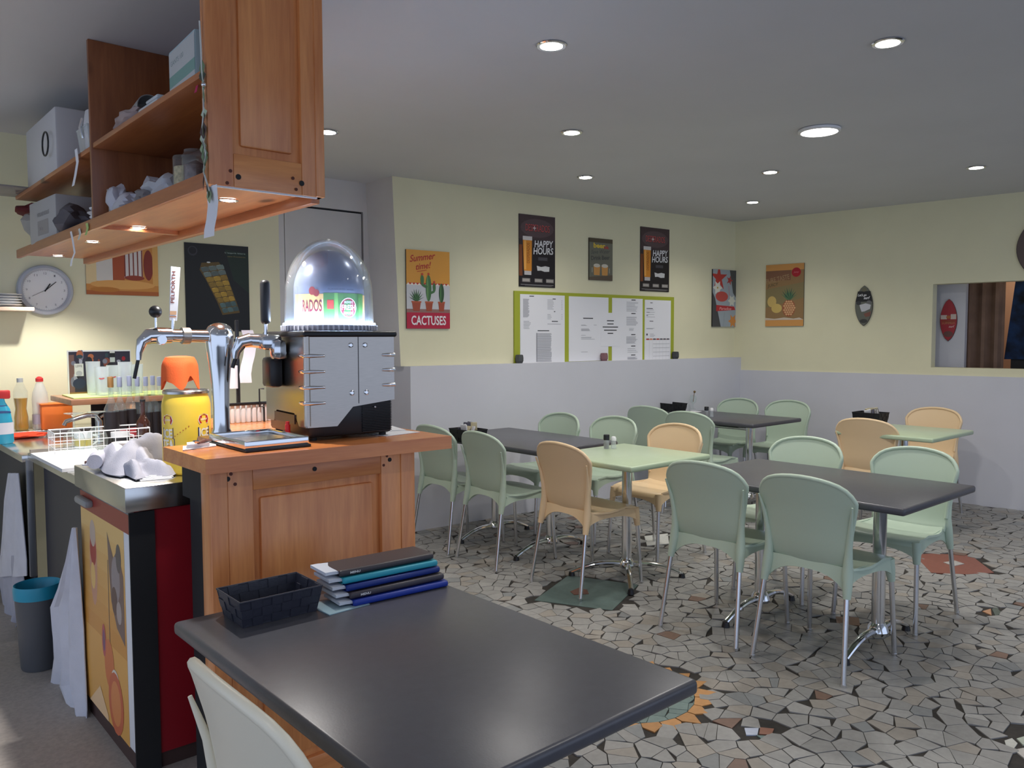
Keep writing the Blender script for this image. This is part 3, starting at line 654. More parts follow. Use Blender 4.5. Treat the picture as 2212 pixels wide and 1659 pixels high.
# ------------------------------------------------------------------ beer machine
def machine():
    ang = math.radians(0); t = thing('beer_machine', 'silver and black countertop beer machine with lit clear dome', 'appliance', (1.185, 2.335, ctz), math.radians(-6))
    W, D, B, Tt = .305, .375, .055, .335     # along x, along y
    for fx_, fy_ in ((.03, .03), (W-.03, .03), (.03, D-.03), (W-.03, D-.03)): mk('foot', G().cyl((fx_, fy_, 0), (fx_, fy_, .012), .012), M_BLACKM, t)
    mk('base', G().rbox((W/2, D/2, .10), (W-.01, D-.01, .178), .012), M_BLACK, t)
    for k in range(22): mk('vent_slat', G().bx((W-.115, -.001, .02+.0055*k), (W-.01, .006, .0225+.0055*k)), M_BLACKM, t)
    # steel cladding with the slanted lower edge: side facing the room and tap face
    S = [(.0, .045), (.10, .045), (.155, .105), (W, .122), (W, Tt), (0, Tt)]
    g = G(); g.add([(x, -.004, z) for x, z in S]+[(x, .012, z) for x, z in S], [(0, 1, 2, 3, 4, 5), tuple(range(6, 12))[::-1]]+[(i, i+6, (i+1) % 6+6, (i+1) % 6) for i in range(6)])
    sp = mk('side_cladding', g, M_STEEL, t)
    S = [(0, .045), (.06, .045), (.10, .085), (.27, .085), (.30, .045), (D, .045), (D, Tt), (0, Tt)]
    g = G(); g.add([(-.004, y, z) for y, z in S]+[(.012, y, z) for y, z in S], [tuple(range(8))[::-1], tuple(range(8, 16))]+[(i, (i+1) % 8, (i+1) % 8+8, i+8) for i in range(8)])
    mk('tap_face', g, mat('dark steel', (.30, .29, .27), .25, 1.0), t)
    g = G().cyl((.004, .004, .05), (.004, .004, Tt), .011, n=20); mk('rounded_corner', g, M_STEEL, t)
    mk('seam', G().bx((.175, -.0055, .115), (.1765, -.003, Tt)), M_BLACK, t)
    for x, z in ((.15, .305), (.20, .305), (.152, .15), (.203, .15)):
        mk('rivet', G().lathe([(.0085, 0), (.0085, .002), (.006, .003), (.0045, .001), (.001, .001)], n=20, T=Matrix.Translation((x, -.004, z)) @ Matrix.Rotation(PI/2, 4, 'X')), M_CHROME, sp)
    for k in range(4):
        z = .272-k*.05
        mk('pressed_rib', G().tube([(-.0045, .045, z), (-.006, .02, z), (-.004, .0, z), (.01, -.006, z), (.06, -.004, z)], [.004, .0066, .0070, .0066, .004], 12), M_CHROME, sp)
    for k in range(3):
        z = .272-k*.05; mk('pressed_rib', G().tube([(W-.045, -.004, z), (W-.02, -.0065, z), (W+.001, -.003, z)], [.004, .0062, .0066], 12), M_CHROME, sp)
    mk('top_plate', G().rbox((W/2, D/2, Tt+.006), (W+.022, D+.02, .02), .008, 3), M_BLACK, t)
    cx, cy, R_ = W/2+.01, D/2+.01, .15; z0 = Tt+.016
    mk('dome_ring', G().lathe([(R_+.01, 0), (R_+.012, .008), (R_+.010, .02), (R_+.002, .024), (R_-.012, .024), (R_-.012, 0)], (cx, cy, z0), 64, capb=False, capt=False), mat('ring plastic', (.25, .25, .30), .3), t)
    g = G()
    for k in range(60): a = 2*PI*k/60; g.box((cx+(R_+.0125)*math.cos(a), cy+(R_+.0125)*math.sin(a), z0+.011), (.002, .006, .016), a)
    r_ = mk('ring_ribs', g, mat('ring rib', (.55, .55, .62), .3), t); r_['kind'] = 'stuff'
    mk('light_ring', G().lathe([(R_-.014, .020), (R_-.014, .028), (R_+.004, .028), (R_+.006, .024)], (cx, cy, z0), 64, capb=False, capt=False), emis('ring light', (.52, .70, 1.0), 105.0), t)
    zz = z0+.028; prof = [(R_, 0), (R_-.001, .05), (R_-.003, .095)]+[((R_-.003)*math.cos(PI/2*k/12)+.0005, .095+.192*math.sin(PI/2*k/12)) for k in range(1, 13)]
    pin = [(max(r-.003, .0004), z-.003 if z > .1 else z) for r, z in prof]
    mk('clear_dome', G().lathe(prof+pin[::-1], (cx, cy, zz), 64, capb=False, capt=False), M_PET, t)
    # keg inside the dome
    rk = .118; kp = [(rk, 0), (rk, .105)]+[(rk*math.cos(PI/2*k/10)+.0005, .105+.145*math.sin(PI/2*k/10)) for k in range(1, 11)]
    kg = mk('keg', G().lathe(kp, (cx, cy, zz), 48), mat('keg plastic', s2l((128, 134, 160)), .3, .2), t)
    # wrapped print: u = angle along the cylinder
    def W_(u, v, off):
        a = math.radians(-140)+u; r = rk+off; return (cx+r*math.cos(a), cy+r*math.sin(a), zz+v)
    A = Art(W_)
    def band(u0, u1, v0, v1, c, n=10):
        for k in range(n): A.k -= .9; A.rect(u0+(u1-u0)*k/n, v0, u0+(u1-u0)*(k+1)/n, v1, c)
        A.k += 1
    band(-.75, .32, .0, .095, (222, 172, 110)); band(.32, 1.7, .0, .098, (74, 122, 62)); band(1.7, 2.3, 0, .095, (222, 172, 110)); band(.62, .72, 0, .098, (110, 160, 80), 1); band(1.3, 1.42, 0, .098, (52, 96, 48), 1)
    A.ell(.0, .105, .10, .014, (150, 40, 46)); A.ell(.12, .098, .09, .012, (150, 40, 46)); A.rect(.42, .045, .60, .075, (190, 60, 50))
    A.rect(-.36, .034, .30, .078, (236, 236, 240)); A.text('RADOS', -.34, .036, .62, .040, (112, 22, 48), .02)
    for k, c in enumerate(((255, 255, 255), (150, 40, 60))): A.ell(1.04, .05, .27-.02*k, .033-.0025*k, c)
    A.text('FRESH', .82, .042, .44, .018, (255, 255, 255), .02); A.text('BREWERY', .90, .064, .28, .008, (240, 230, 235)); A.text('DRAUGHT', .88, .028, .32, .009, (240, 230, 235))
    A.text('FLAVOURED WITH', .45, .108, .75, .005, (80, 84, 100))
    for k in range(5): A.rect(-.25+.12*k, .012, -.17+.12*k, .020, (240, 240, 240))
    A.done(kg, 'keg_print', .35)
    # tap head
    tp = mk('tap_body', G().rbox((-.05, .20, .315), (.07, .085, .05), .015).cyl((-.02, .20, .315), (-.115, .215, .322), .026, .022, 20).tube([(-.105, .213, .322), (-.135, .218, .315), (-.150, .222, .285), (-.152, .223, .262)], [.024, .022, .015, .010], 16).rbox((-.03, .17, .29), (.05, .06, .07), .02), mat('tap chrome', (.72, .75, .78), .15, 1.0), t)
    mk('spout', G().cyl((-.152, .223, .266), (-.162, .226, .232), .0065, n=12), M_BLACK, tp)
    mk('handle_stem', G().cyl((-.062, .192, .33), (-.062, .19, .38), .006), M_CHROME, tp)
    mk('tap_handle', G().rbox((-.062, .19, .446), (.030, .034, .145), .013, 3), M_BLACK, tp)
    mk('shield_emblem', G().prism([(-.018, 0), (.018, 0), (.022, .022), (.0, .034), (-.022, .022)], 0, .006, T=Matrix.Translation((-.03, .150, .30)) @ Matrix.Rotation(PI/2, 4, 'X') @ Matrix.Rotation(PI, 4, 'X')), mat('pale chrome', (.7, .8, .84), .2, .8), t)
    mk('front_emblem', G().lathe([(.001, .004), (.012, .004), (.016, 0)], n=20, T=Matrix.Translation((-.004, .315, .235)) @ Matrix.Rotation(-PI/2, 4, 'Y') @ Matrix.Diagonal((1.5, 1, 1, 1))), M_CHROME, t)
    mk('drip_shield', G().rbox((-.028, .235, .215), (.045, .09, .10), .012), M_BLACK, t)
    mk('lower_trim', G().bx((-.008, .09, .05), (-.003, .28, .08)), mat('brown smoked plastic', s2l((60, 40, 32)), .3), t)
    # status lamp
    mk('status_dot', G().ball((.235, -.001, .10), .003), M_WHITE, t)
    return t
bmch = machine()
t = thing('drip_tray', 'square chrome drip tray beside the beer machine on the counter', 'tray', (0, 0, ctz))
mk('tray_base', G().rbox((1.045, 2.385, .004), (.205, .30, .009), .003), M_BLACK, t)
g = G(); x0, x1, ya, yb = .945, 1.145, 2.245, 2.522
g.rbox(((x0+x1)/2, (ya+yb)/2, .0125), (x1-x0, yb-ya, .009), .004)
for a in (((x0+x1)/2, ya+.003, x1-x0, .008), ((x0+x1)/2, yb-.003, x1-x0, .008)): g.rbox((a[0], a[1], .02), (a[2], a[3], .024), .004)
for a in ((x0+.003, (ya+yb)/2), (x1-.003, (ya+yb)/2)): g.rbox((a[0], a[1], .02), (.008, yb-ya, .024), .004)
mk('tray_rim', g, M_CHROME, t)
mk('tray_grid', G().bx((x0+.012, ya+.012, .017), (x1-.012, yb-.012, .0185)), M_STEELTOP, t)
o = mk('lighter', G().cyl((0, 0, 0), (0, 0, .05), .0085).cyl((0, 0, .05), (0, 0, .06), .006), mat('red plastic', s2l((196, 30, 36)), .35), None, (1.165, 2.43, ctz)); tag(o, 'small red lighter standing between the drip tray and the beer machine', 'lighter')

# ------------------------------------------------------------------ chrome beer tower
TX, TY = 1.032, 2.64
t = thing('beer_tower', 'chrome beer tap column with black ball lever and white paddle', 'beer tap', (TX, TY, ctz))
mk('tower_column', G().lathe([(.036, 0), (.036, .01), (.027, .03), (.026, .10), (.029, .18), (.036, .25), (.043, .30), (.046, .33), (.044, .352), (.034, .368), (.018, .377), (.001, .38)], n=40), M_CHROME, t)
arm = mk('tap_arm', G().cyl((-.03, 0, .335), (-.155, 0, .338), .021, .019, 24).cyl((-.155, 0, .338), (-.20, 0, .338), .024, .026, 24).tube([(-.19, 0, .338), (-.222, 0, .335), (-.243, 0, .318), (-.252, 0, .285), (-.254, 0, .262)], [.026, .024, .017, .010, .008], 18).cyl((-.19, -.028, .325), (-.19, -.015, .325), .014, .017, 18), M_CHROME, t)
mk('arm_clamp', G().lathe([(.0245, -.012), (.0265, -.012), (.0265, .012), (.0245, .012)], n=24, T=Matrix.Translation((-.11, 0, .337)) @ Matrix.Rotation(PI/2, 4, 'Y')), M_STEEL, arm)
mk('spout', G().cyl((-.254, 0, .268), (-.268, 0, .205), .0055, n=12), M_BLACK, arm)
mk('lever', G().cyl((-.20, 0, .355), (-.200, 0, .395), .0035), M_CHROME, arm); mk('lever_ball', G().ball((-.200, 0, .412), .0195), M_BLACK, arm)
pd = mk('paddle', G().prism([(-.0115, 0), (.0115, 0), (.0145, .17), (-.0145, .17)], -.003, .003, T=Matrix.Translation((-.147, 0, .385)) @ Matrix.Rotation(math.radians(4), 4, 'Y') @ Matrix.Rotation(PI/2, 4, 'X')), mat('paddle white', (.8, .8, .82), .35), t)
mk('paddle_stem', G().cyl((-.150, 0, .35), (-.147, 0, .39), .005), M_CHROME, t)
A = Art(lambda x, y, o: (-.151+.0+x*0+y*math.sin(math.radians(4))-.0+(x), -.003-o, .385+y))
A.text('PELFORTH', 0, 0, .10, .011, (120, 52, 40), .02, 0, PI/2); 
for i in range(len(A.g.v)): x, y, z = A.g.v[i]; A.g.v[i] = (x+.008, y, z+.055)
A.rect(-.008, .01, .012, .014, (190, 130, 90)); A.rect(-.008, .018, .012, .03, (214, 170, 130)); A.done(pd, 'paddle_print')

# ------------------------------------------------------------------ things on and around the counter
t = thing('giant_drink_can', 'giant yellow iced tea can with red badges behind the beer tap', 'can', (1.018, 2.925, .9705)); t.scale = (1.035, 1.035, 1.035)
R_ = .079
mk('can_body', G().lathe([(.066, 0), (.076, .008), (R_, .02), (R_, .235), (.076, .252), (.071, .268), (.070, .275)], n=48), mat('can yellow', s2l((244, 208, 72)), .35, 0, noise=.04, nscale=5), t)
mk('can_rim', G().lathe([(.069, .272), (.075, .274), (.076, .282), (.073, .286), (.068, .280), (.001, .278)], n=48), M_STEELTOP, t)
A = Art(lambda u, v, o: ((R_+o+.0003)*math.cos(math.radians(-109)+u/R_), (R_+o+.0003)*math.sin(math.radians(-109)+u/R_), v))
for u in (-.068, .060):
    A.poly([(u-.024, .186), (u-.018, .202), (u, .208), (u+.018, .202), (u+.024, .186), (u+.018, .172), (u-.018, .172)], (240, 225, 205)); A.poly([(u-.021, .187), (u-.016, .199), (u, .204), (u+.016, .199), (u+.021, .187), (u+.016, .175), (u-.016, .175)], (182, 28, 36)); A.text('Lipton', u-.014, .182, .028, .012, (245, 235, 225), .01)
    for tx, y, w_ in (('ICE', .128, .040), ('TEA', .092, .048)): A.rect(u-w_/2-.004, y-.004, u+w_/2+.004, y+.034, (34, 52, 104)); A.text(tx, u-w_/2, y, w_, .030, (240, 236, 224), .03)
A.done(t, 'badge_print', .35); A = Art(A.warp)
for k in range(7): A.ell(-.048+.009*k, .128+.0065*k, .0018, .0018, (170, 40, 40), 8)
for k in range(4): A.ell(-.052+.002*k, .09-.01*k, .0018, .0018, (170, 40, 40), 8)
A.poly([(-.04, .078), (-.02, .086), (-.012, .096), (-.03, .09)], (46, 90, 40)); A.poly([(.03, .078), (.045, .09), (.04, .104), (.028, .09)], (46, 90, 40)); A.ell(-.064, .088, .012, .018, (222, 160, 90), 12)
A.done(t, 'can_print', .35)
# orange cloth draped over something upright on the can
def drape(W, D, Hh, lobes, seed, top=.75):
    rnd = random.Random(seed); g = G(); gr = []; NA = 48
    ph = [rnd.uniform(0, 6.28) for _ in range(4)]
    for i in range(13):
        s_ = i/12; row = []
        for k in range(NA+1):
            a = 2*PI*k/NA; fold = math.cos(lobes*a+ph[0])*.5+.25*math.cos((lobes+2)*a+ph[1])
            rr = math.sin(min(1, s_*2.2)*PI/2)**.8; r = rr*(1+.16*fold*s_); zz = Hh*(1-max(0, (s_-.25))/.75*(.74+.32*fold))-.12*Hh*(rr**3)*.6
            row.append((W*r*math.cos(a), D*r*math.sin(a), max(.001, zz)))
        gr.append(row)
    return g.sheet(gr, .004)
o = mk('orange_cloth', drape(.058, .045, .118, 4, 3), mat('orange cloth', s2l((238, 104, 48)), .8, noise=.06, nscale=14, bump=.3, bscale=180), None, (.998, 2.92, .9705+.2865*1.035)); tag(o, 'bright orange cloth draped with pointed folds on top of the yellow can', 'cloth')
o = mk('napkin', G().prism([(0, 0), (.11, .03), (.135, .10), (.03, .085)], 0, .003).prism([(.02, .02), (.09, .03), (.10, .09), (.04, .08)], .003, .014), M_PAPER, None, (.822, 2.40, ctz+.0005)); tag(o, 'crumpled white napkin on the counter corner beside the drip tray', 'napkin')
t = thing('bottle_opener', 'small chrome bottle opener lying on the white napkin', 'opener', (.90, 2.44, ctz+.017), R(35))
mk('handle', G().tube([(-.03, 0, 0), (0, 0, .003), (.03, 0, 0)], [.006, .008, .006], 10, flat=.6), mat('brown handle', s2l((110, 70, 60)), .3), t); mk('blade', G().tube([(-.03, 0, .004), (-.045, .004, .006), (-.05, -.006, .004)], .004, 8), M_CHROME, t)
for k, (x, y, rz, lb) in enumerate(((1.50, 2.40, 8, 'white paper sheet on the counter right of the beer machine, lower one'), (1.53, 2.52, -14, 'white paper sheet on the counter right of the beer machine, one behind'))):
    o = mk('paper_sheet', G().box((0, 0, .0008), (.15, .20, .0014)), M_PAPER, None, (x+.01, y-.02*k, ctz+.0004+.002*k), R(rz)); tag(o, lb, 'paper')
o = mk('black_cable', G().tube([(1.52, 2.62, ctz+.03), (1.56, 2.60, ctz+.05), (1.60, 2.57, ctz+.035), (1.615, 2.54, ctz+.006)], .005, 8), M_BLACK); tag(o, 'black cable looping behind the beer machine over the counter edge', 'cable')

# behind the tap: black stand with T handle and hanging white paper, white slatted rack
t = thing('paper_stand', 'black stand with a T handle and white paper hanging from it', 'stand', (1.28, 3.15, ctz))
hp = ay(512, 735, 3.15)
sx = hp.x-1.28; 
mk('stand_pole', G().rbox((sx, 0, .20), (.014, .014, .40), .003).rbox((sx, 0, hp.z-ctz), (.075, .016, .012), .004), M_BLACK, t)
mk('stand_foot', G().rbox((sx, 0, .008), (.09, .09, .016), .004), M_BLACK, t)
mk('paper_strip', G().sheet([[(sx+.014+.028*u+(.012*math.sin(v*.9)), -.01-.01*u, .36-v*.035) for u in (0, .5, 1, 1.5)] for v in range(7)], .001), M_PAPER, t)
mk('paper_roll', G().cyl((sx-.03, -.02, .22), (sx-.03, -.02, .13), .02), M_PAPER, t)
t = thing('dish_rack', 'white slatted rack with a black top rail beside the beer machine', 'rack', (1.12, 3.05, ctz-.0), 0)
a0 = ay(488, 872, 3.05); a1 = ay(582, 885, 3.05)
for k in range(9):
    x = a0.x+(a1.x-a0.x)*k/8-1.12; mk('slat', G().rbox((x, 0, (a0.z-ctz)/2), (.016, .02, a0.z-ctz), .004), M_WHITE, t)
mk('rail', G().rbox(((a0.x+a1.x)/2-1.12, -.014, a0.z-ctz-.004), (a1.x-a0.x+.02, .008, .012), .003).rbox(((a1.x)-1.12-.03, -.016, a0.z-ctz-.06), (.006, .006, .10), .002), M_BLACK, t)
mk('hook', G().tube([(a1.x-1.15, -.02, .13), (a1.x-1.17, -.022, .13), (a1.x-1.17, -.022, .06), (a1.x-1.15, -.02, .06)], .003, 8), M_BLACK, t)

# ------------------------------------------------------------------ fridge under the stainless top
t = thing('drinks_fridge', 'red drinks fridge with iced tea picture on its door under the bar', 'fridge', (0, 0, 0))
fx, fya, fyb, fzt = .772, 2.762, 3.385, .885
mk('cabinet', G().bx((fx+.03, fya, .06), (1.34, fyb, fzt)), mat('fridge red', s2l((150, 22, 34)), .45, noise=.05, nscale=3), t)
mk('door', G().rbox((fx+.016, (fya+fyb)/2, .475), (.03, fyb-fya-.004, .80), .004), M_WHITE, t)
mk('corner_post', G().bx((fx-.004, fya-.008, .0), (fx+.075, fya, fzt)), M_BLACKM, t)
mk('plinth', G().bx((fx+.01, fya+.01, 0.006), (1.33, fyb, .06)), mat('brown plinth', s2l((74, 54, 50)), .6), t)
mk('handle', G().rbox((fx-.012, fyb-.10, .845), (.03, .16, .028), .01), mat('grey handle', (.3, .3, .3), .4), t)
# door picture: frame local x runs toward -y of the world
dp = bpy.data.objects['door']
Wd = fyb-fya
A = Art(lambda x, y, o: (fx+.001-o, fyb-x, .075+y))
A.rect(0, 0, Wd-.075, .80, (226, 168, 84)); 
for k in range(8): A.k -= .9; A.rect(0, .80-.09*(k+1)*.7, Wd-.075, .80-.09*k*.7, (232-k*3, 196-k*7, 128-k*9))
A.k += 1
A.rect(0, .735, Wd-.01, .80, (150, 58, 48))
A.ell(.16, .55, .05, .16, (206, 150, 120)); A.ell(.16, .60, .042, .06, (170, 60, 50)); A.ell(.16, .66, .038, .05, (198, 176, 160)); A.ell(.15, .50, .03, .05, (232, 190, 110))
A.poly([(.35, .70), (.42, .62), (.47, .66), (.53, .58), (.53, .34), (.44, .38), (.38, .46), (.36, .58)], (120, 96, 88)); A.ell(.44, .55, .05, .08, (150, 138, 138)); A.ell(.42, .47, .035, .05, (96, 72, 66)); A.ell(.48, .63, .03, .05, (92, 84, 84)); A.ell(.47, .44, .03, .04, (170, 156, 150))
A.line(.35, .60, .345, .22, .006, (110, 96, 90)); A.ell(.33, .22, .06, .09, (214, 120, 66)); A.ell(.27, .29, .025, .06, (190, 84, 90)); A.ell(.27, .29, .014, .04, (120, 80, 110)); A.ell(.40, .17, .05, .05, (226, 214, 200)); A.ell(.40, .10, .09, .11, (206, 104, 66)); A.ell(.40, .10, .06, .08, (224, 140, 80)); A.poly([(.05, 0), (.2, .1), (.3, .02), (.3, 0)], (240, 200, 150))
A.done(dp, 'door_print', .4)
t = thing('stainless_worktop', 'raised stainless steel top of the fridge with towel and papers on it', 'worktop', (0, 0, 0))
mk('top_slab', G().rbox((1.045, 3.065, .93), (.58, .645, .08), .003), M_STEELTOP, t)
cb = mk('cable', G().tube([(.99, 2.735, .88), (1.0, 2.735, .80), (1.06, 2.735, .70), (1.10, 2.735, .62)], .004, 8), M_BLACK); tag(cb, 'thin black cable hanging in front of the red fridge side', 'cable')
# middle worktop and sink run to the back wall
t = thing('steel_counter', 'low stainless steel counter behind the fridge with cutting board', 'counter', (0, 0, 0))
mk('worktop', G().rbox((1.11, 3.858, .90), (.68, .93, .035), .004), M_STEELTOP, t)
mk('front_panel', G().bx((.83, 3.40, .006), (.845, 4.30, .882)), mat('anthracite panel', s2l((58, 58, 66)), .5), t)
mk('splash_lip', G().bx((.772, 4.27, .917), (1.4, 4.285, .935)), M_STEEL, t)
t = thing('sink_counter', 'far stainless sink counter along the bar wall under the bottles', 'counter', (0, 0, 0))
mk('worktop', G().rbox((1.05, 4.88, .885), (.60, 1.06, .035), .004), M_STEELTOP, t)
mk('back_ledge', G().rbox((1.4, 5.30, .915), (2.2, .22, .03), .004), M_STEELTOP, t)
mk('front_panel', G().bx((.79, 4.36, .006), (.80, 5.4, .866)), mat('anthracite panel', s2l((58, 58, 66)), .5), t)
mk('end_post', G().rbox((.78, 4.35, .60), (.03, .02, .56), .004), mat('dull steel', (.22, .23, .25), .4, .6), t)
# ------------------------------------------------------------------ pictures and signs on the walls
P1, NN1 = PB+N1*0.08, N1
def wall_thing(name, label, cat, tl, br, which, th=.006, m=None, group=None, off=0.0015, body=None):
    """a flat thing hung on a wall; local x to the right, local z up, local -y out of the wall; returns (empty, w, h)"""
    if which == 'back': p, n, rz = PB+N1*(.08-th-off), N1, A1
    elif which == 'right': p, n, rz = PR-N2*(th+off), N2, A2-PI
    else: p, n, rz = Vector((0, YR-th-off, 0)), Vector((0, 1, 0)), 0
    a = pl(tl[0], tl[1], p, n); b = pl(br[0], br[1], p, n); w_ = math.hypot(b.x-a.x, b.y-a.y); h_ = a.z-b.z
    t = thing(name, label, cat, (a.x, a.y, b.z), rz, group)
    if m is not None: mk(body or 'panel', G().bx((0, 0, 0), (w_, th, h_)), m, t)
    return t, w_, h_
K = (20, 18, 22)
M_CARD = mat('poster board edge', s2l((60, 56, 52)), .6)
# cactus sign
t, W, H_ = wall_thing('cactus_sign', 'Summer time sign with three potted cactuses and CACTUSES lettering', 'sign', (877, 538), (972, 710), 'back', .012, M_CARD)
A = Art(); A.rect(0, 0, W, H_, (226, 158, 58)); A.rect(0, H_*.20, W, H_*.56, (206, 206, 208)); A.rect(0, H_*.20, W, H_*.25, (150, 110, 100)); A.rect(0, 0, W, H_*.205, (186, 30, 62))
for k in range(12): A.poly([(W*k/12, H_*.555), (W*(k+1)/12, H_*.555), (W*(k+.5)/12, H_*.585)], (240, 230, 215)); 
for k in range(11): A.poly([(W*(k+.5)/12, H_*.583), (W*(k+1.5)/12, H_*.583), (W*(k+1)/12, H_*.56)], (196, 50, 44))
A.text('Summer', W*.08, H_*.84, W*.60, H_*.085, (184, 26, 34), .01, .4, R(9)); A.text('time!', W*.22, H_*.745, W*.36, H_*.08, (184, 26, 34), .01, .4, R(9)); A.line(W*.24, H_*.725, W*.46, H_*.75, .004, (184, 26, 34))
G1, G2 = (70, 116, 66), (46, 84, 48)
for cx, pw in ((.22, .20), (.51, .17), (.80, .15)): A.poly([(W*(cx-pw/2), H_*.335), (W*(cx+pw/2), H_*.335), (W*(cx+pw*.36), H_*.225), (W*(cx-pw*.36), H_*.225)], (168, 76, 48)); A.rect(W*(cx-pw*.56), H_*.33, W*(cx+pw*.56), H_*.35, (186, 90, 56))
for k in range(9): a = R(18+18*k); A.poly([(W*.19, H_*.35), (W*.25, H_*.35), (W*.22+W*.19*math.cos(a), H_*.35+H_*.15*math.sin(a)+H_*.01)], G1 if k % 2 else G2)
A.ell(W*.50, H_*.52, W*.065, H_*.17, G1); A.ell(W*.475, H_*.52, W*.02, H_*.16, (104, 150, 88)); A.ell(W*.355, H_*.62, W*.04, H_*.07, G1); A.line(W*.36, H_*.56, W*.47, H_*.53, .02, G1); A.ell(W*.63, H_*.53, W*.035, H_*.06, G1); A.line(W*.63, H_*.48, W*.52, H_*.45, .018, G1)
A.ell(W*.80, H_*.46, W*.06, H_*.125, G2); A.ell(W*.78, H_*.46, W*.016, H_*.115, (84, 130, 76))
for x, y in ((.355, .695), (.50, .70), (.63, .60)): A.star(W*x, H_*y, .014, 5, (196, 60, 48))
A.text('CACTUSES', W*.10, H_*.045, W*.80, H_*.12, (240, 236, 236), .02); A.done(t)
# two happy hours posters
def happy(lb, tl, br):
    t, W, H_ = wall_thing('beer_poster', lb, 'poster', tl, br, 'back', .006, M_BLACKM, 'happy hours posters'); A = Art(); A.rect(0, 0, W, H_, (28, 22, 26)); A.rect(0, H_*.62, W, H_, (72, 56, 58)); A.ell(W*.5, H_*.82, W*.46, H_*.13, (92, 74, 76)); A.rect(0, H_*.56, W, H_*.66, (50, 40, 44)); A.rect(0, H_*.15, W*.09, H_*.58, (120, 66, 34))
    A.text('DESPERADOS', W*.18, H_*.77, W*.66, H_*.10, (30, 20, 22), .035); A.text('DESPERADOS', W*.18, H_*.775, W*.66, H_*.095, (196, 84, 84)); A.star(W*.42, H_*.82, .022, 4, (206, 206, 206), .3)
    A.poly([(W*.10, H_*.66), (W*.35, H_*.66), (W*.34, H_*.22), (W*.13, H_*.22)], (214, 138, 44)); A.rect(W*.135, H_*.24, W*.19, H_*.64, (236, 172, 84)); A.rect(W*.10, H_*.645, W*.355, H_*.70, (216, 210, 206)); A.rect(W*.14, H_*.165, W*.33, H_*.22, (190, 186, 186)); A.text('DESPERADOS', W*.285, H_*.33, H_*.28, W*.075, (122, 62, 26), .0, 0, PI/2)
    A.text('HAPPY', W*.42, H_*.555, W*.53, H_*.095, (226, 226, 228), .02, .12, R(2)); A.text('HOURS', W*.39, H_*.455, W*.56, H_*.095, (226, 226, 228), .02, .12, R(2)); A.rect(W*.52, H_*.375, W*.78, H_*.42, (70, 68, 74))
    A.poly([(W*.48, H_*.30), (W*.60, H_*.285), (W*.72, H_*.30), (W*.84, H_*.29), (W*.83, H_*.225), (W*.70, H_*.22), (W*.60, H_*.235), (W*.50, H_*.23)], (206, 206, 206))
    for x in (.08, .42, .74): A.rect(W*x, H_*.065, W*(x+.22), H_*.12, (120, 116, 112)); A.rect(W*(x+.01), H_*.075, W*(x+.2), H_*.11, (168, 162, 156))
    A.line(W*.04, H_*.03, W*.95, H_*.03, .004, (150, 148, 148)); A.line(W*.15, H_*.018, W*.9, H_*.018, .003, (120, 118, 118)); A.done(t)
happy('dark HAPPY HOURS beer poster above the left end of the green menu board', (1121, 461), (1199, 622)); happy('dark HAPPY HOURS beer poster above the right end of the green menu board', (1384, 489), (1445, 631))
t, W, H_ = wall_thing('beer_sign', 'small grey beer sign with two mugs between the happy hours posters', 'sign', (1273, 513), (1323, 607), 'back', .012, M_CARD)
A = Art(); A.rect(0, 0, W, H_, (112, 112, 98)); A.rect(0, H_*.9, W, H_, (80, 70, 52)); A.text('beer', W*.18, H_*.77, W*.5, H_*.12, (222, 190, 60), .03); A.text('ok', W*.62, H_*.76, W*.22, H_*.08, (190, 50, 40), .02); A.text('Save Water', W*.08, H_*.62, W*.8, H_*.09, (72, 74, 74), 0, .3, R(4)); A.text('Drink Beer', W*.08, H_*.47, W*.8, H_*.10, (72, 72, 70), .02, 0, R(4))
for x, r in ((.32, -6), (.66, 6)): A.poly([(W*(x-.14), H_*.34), (W*(x+.14), H_*.34), (W*(x+.12), H_*.12), (W*(x-.12), H_*.12)], (206, 150, 82)); A.ell(W*x, H_*.35, W*.14, H_*.045, (208, 202, 186)); A.line(W*(x+(-.2 if r < 0 else .2)), H_*.30, W*(x+(-.2 if r < 0 else .2)), H_*.18, .006, (190, 184, 166))
A.poly([(0, 0), (W, 0), (W, H_*.14), (0, H_*.07)], (96, 84, 70)); A.done(t)
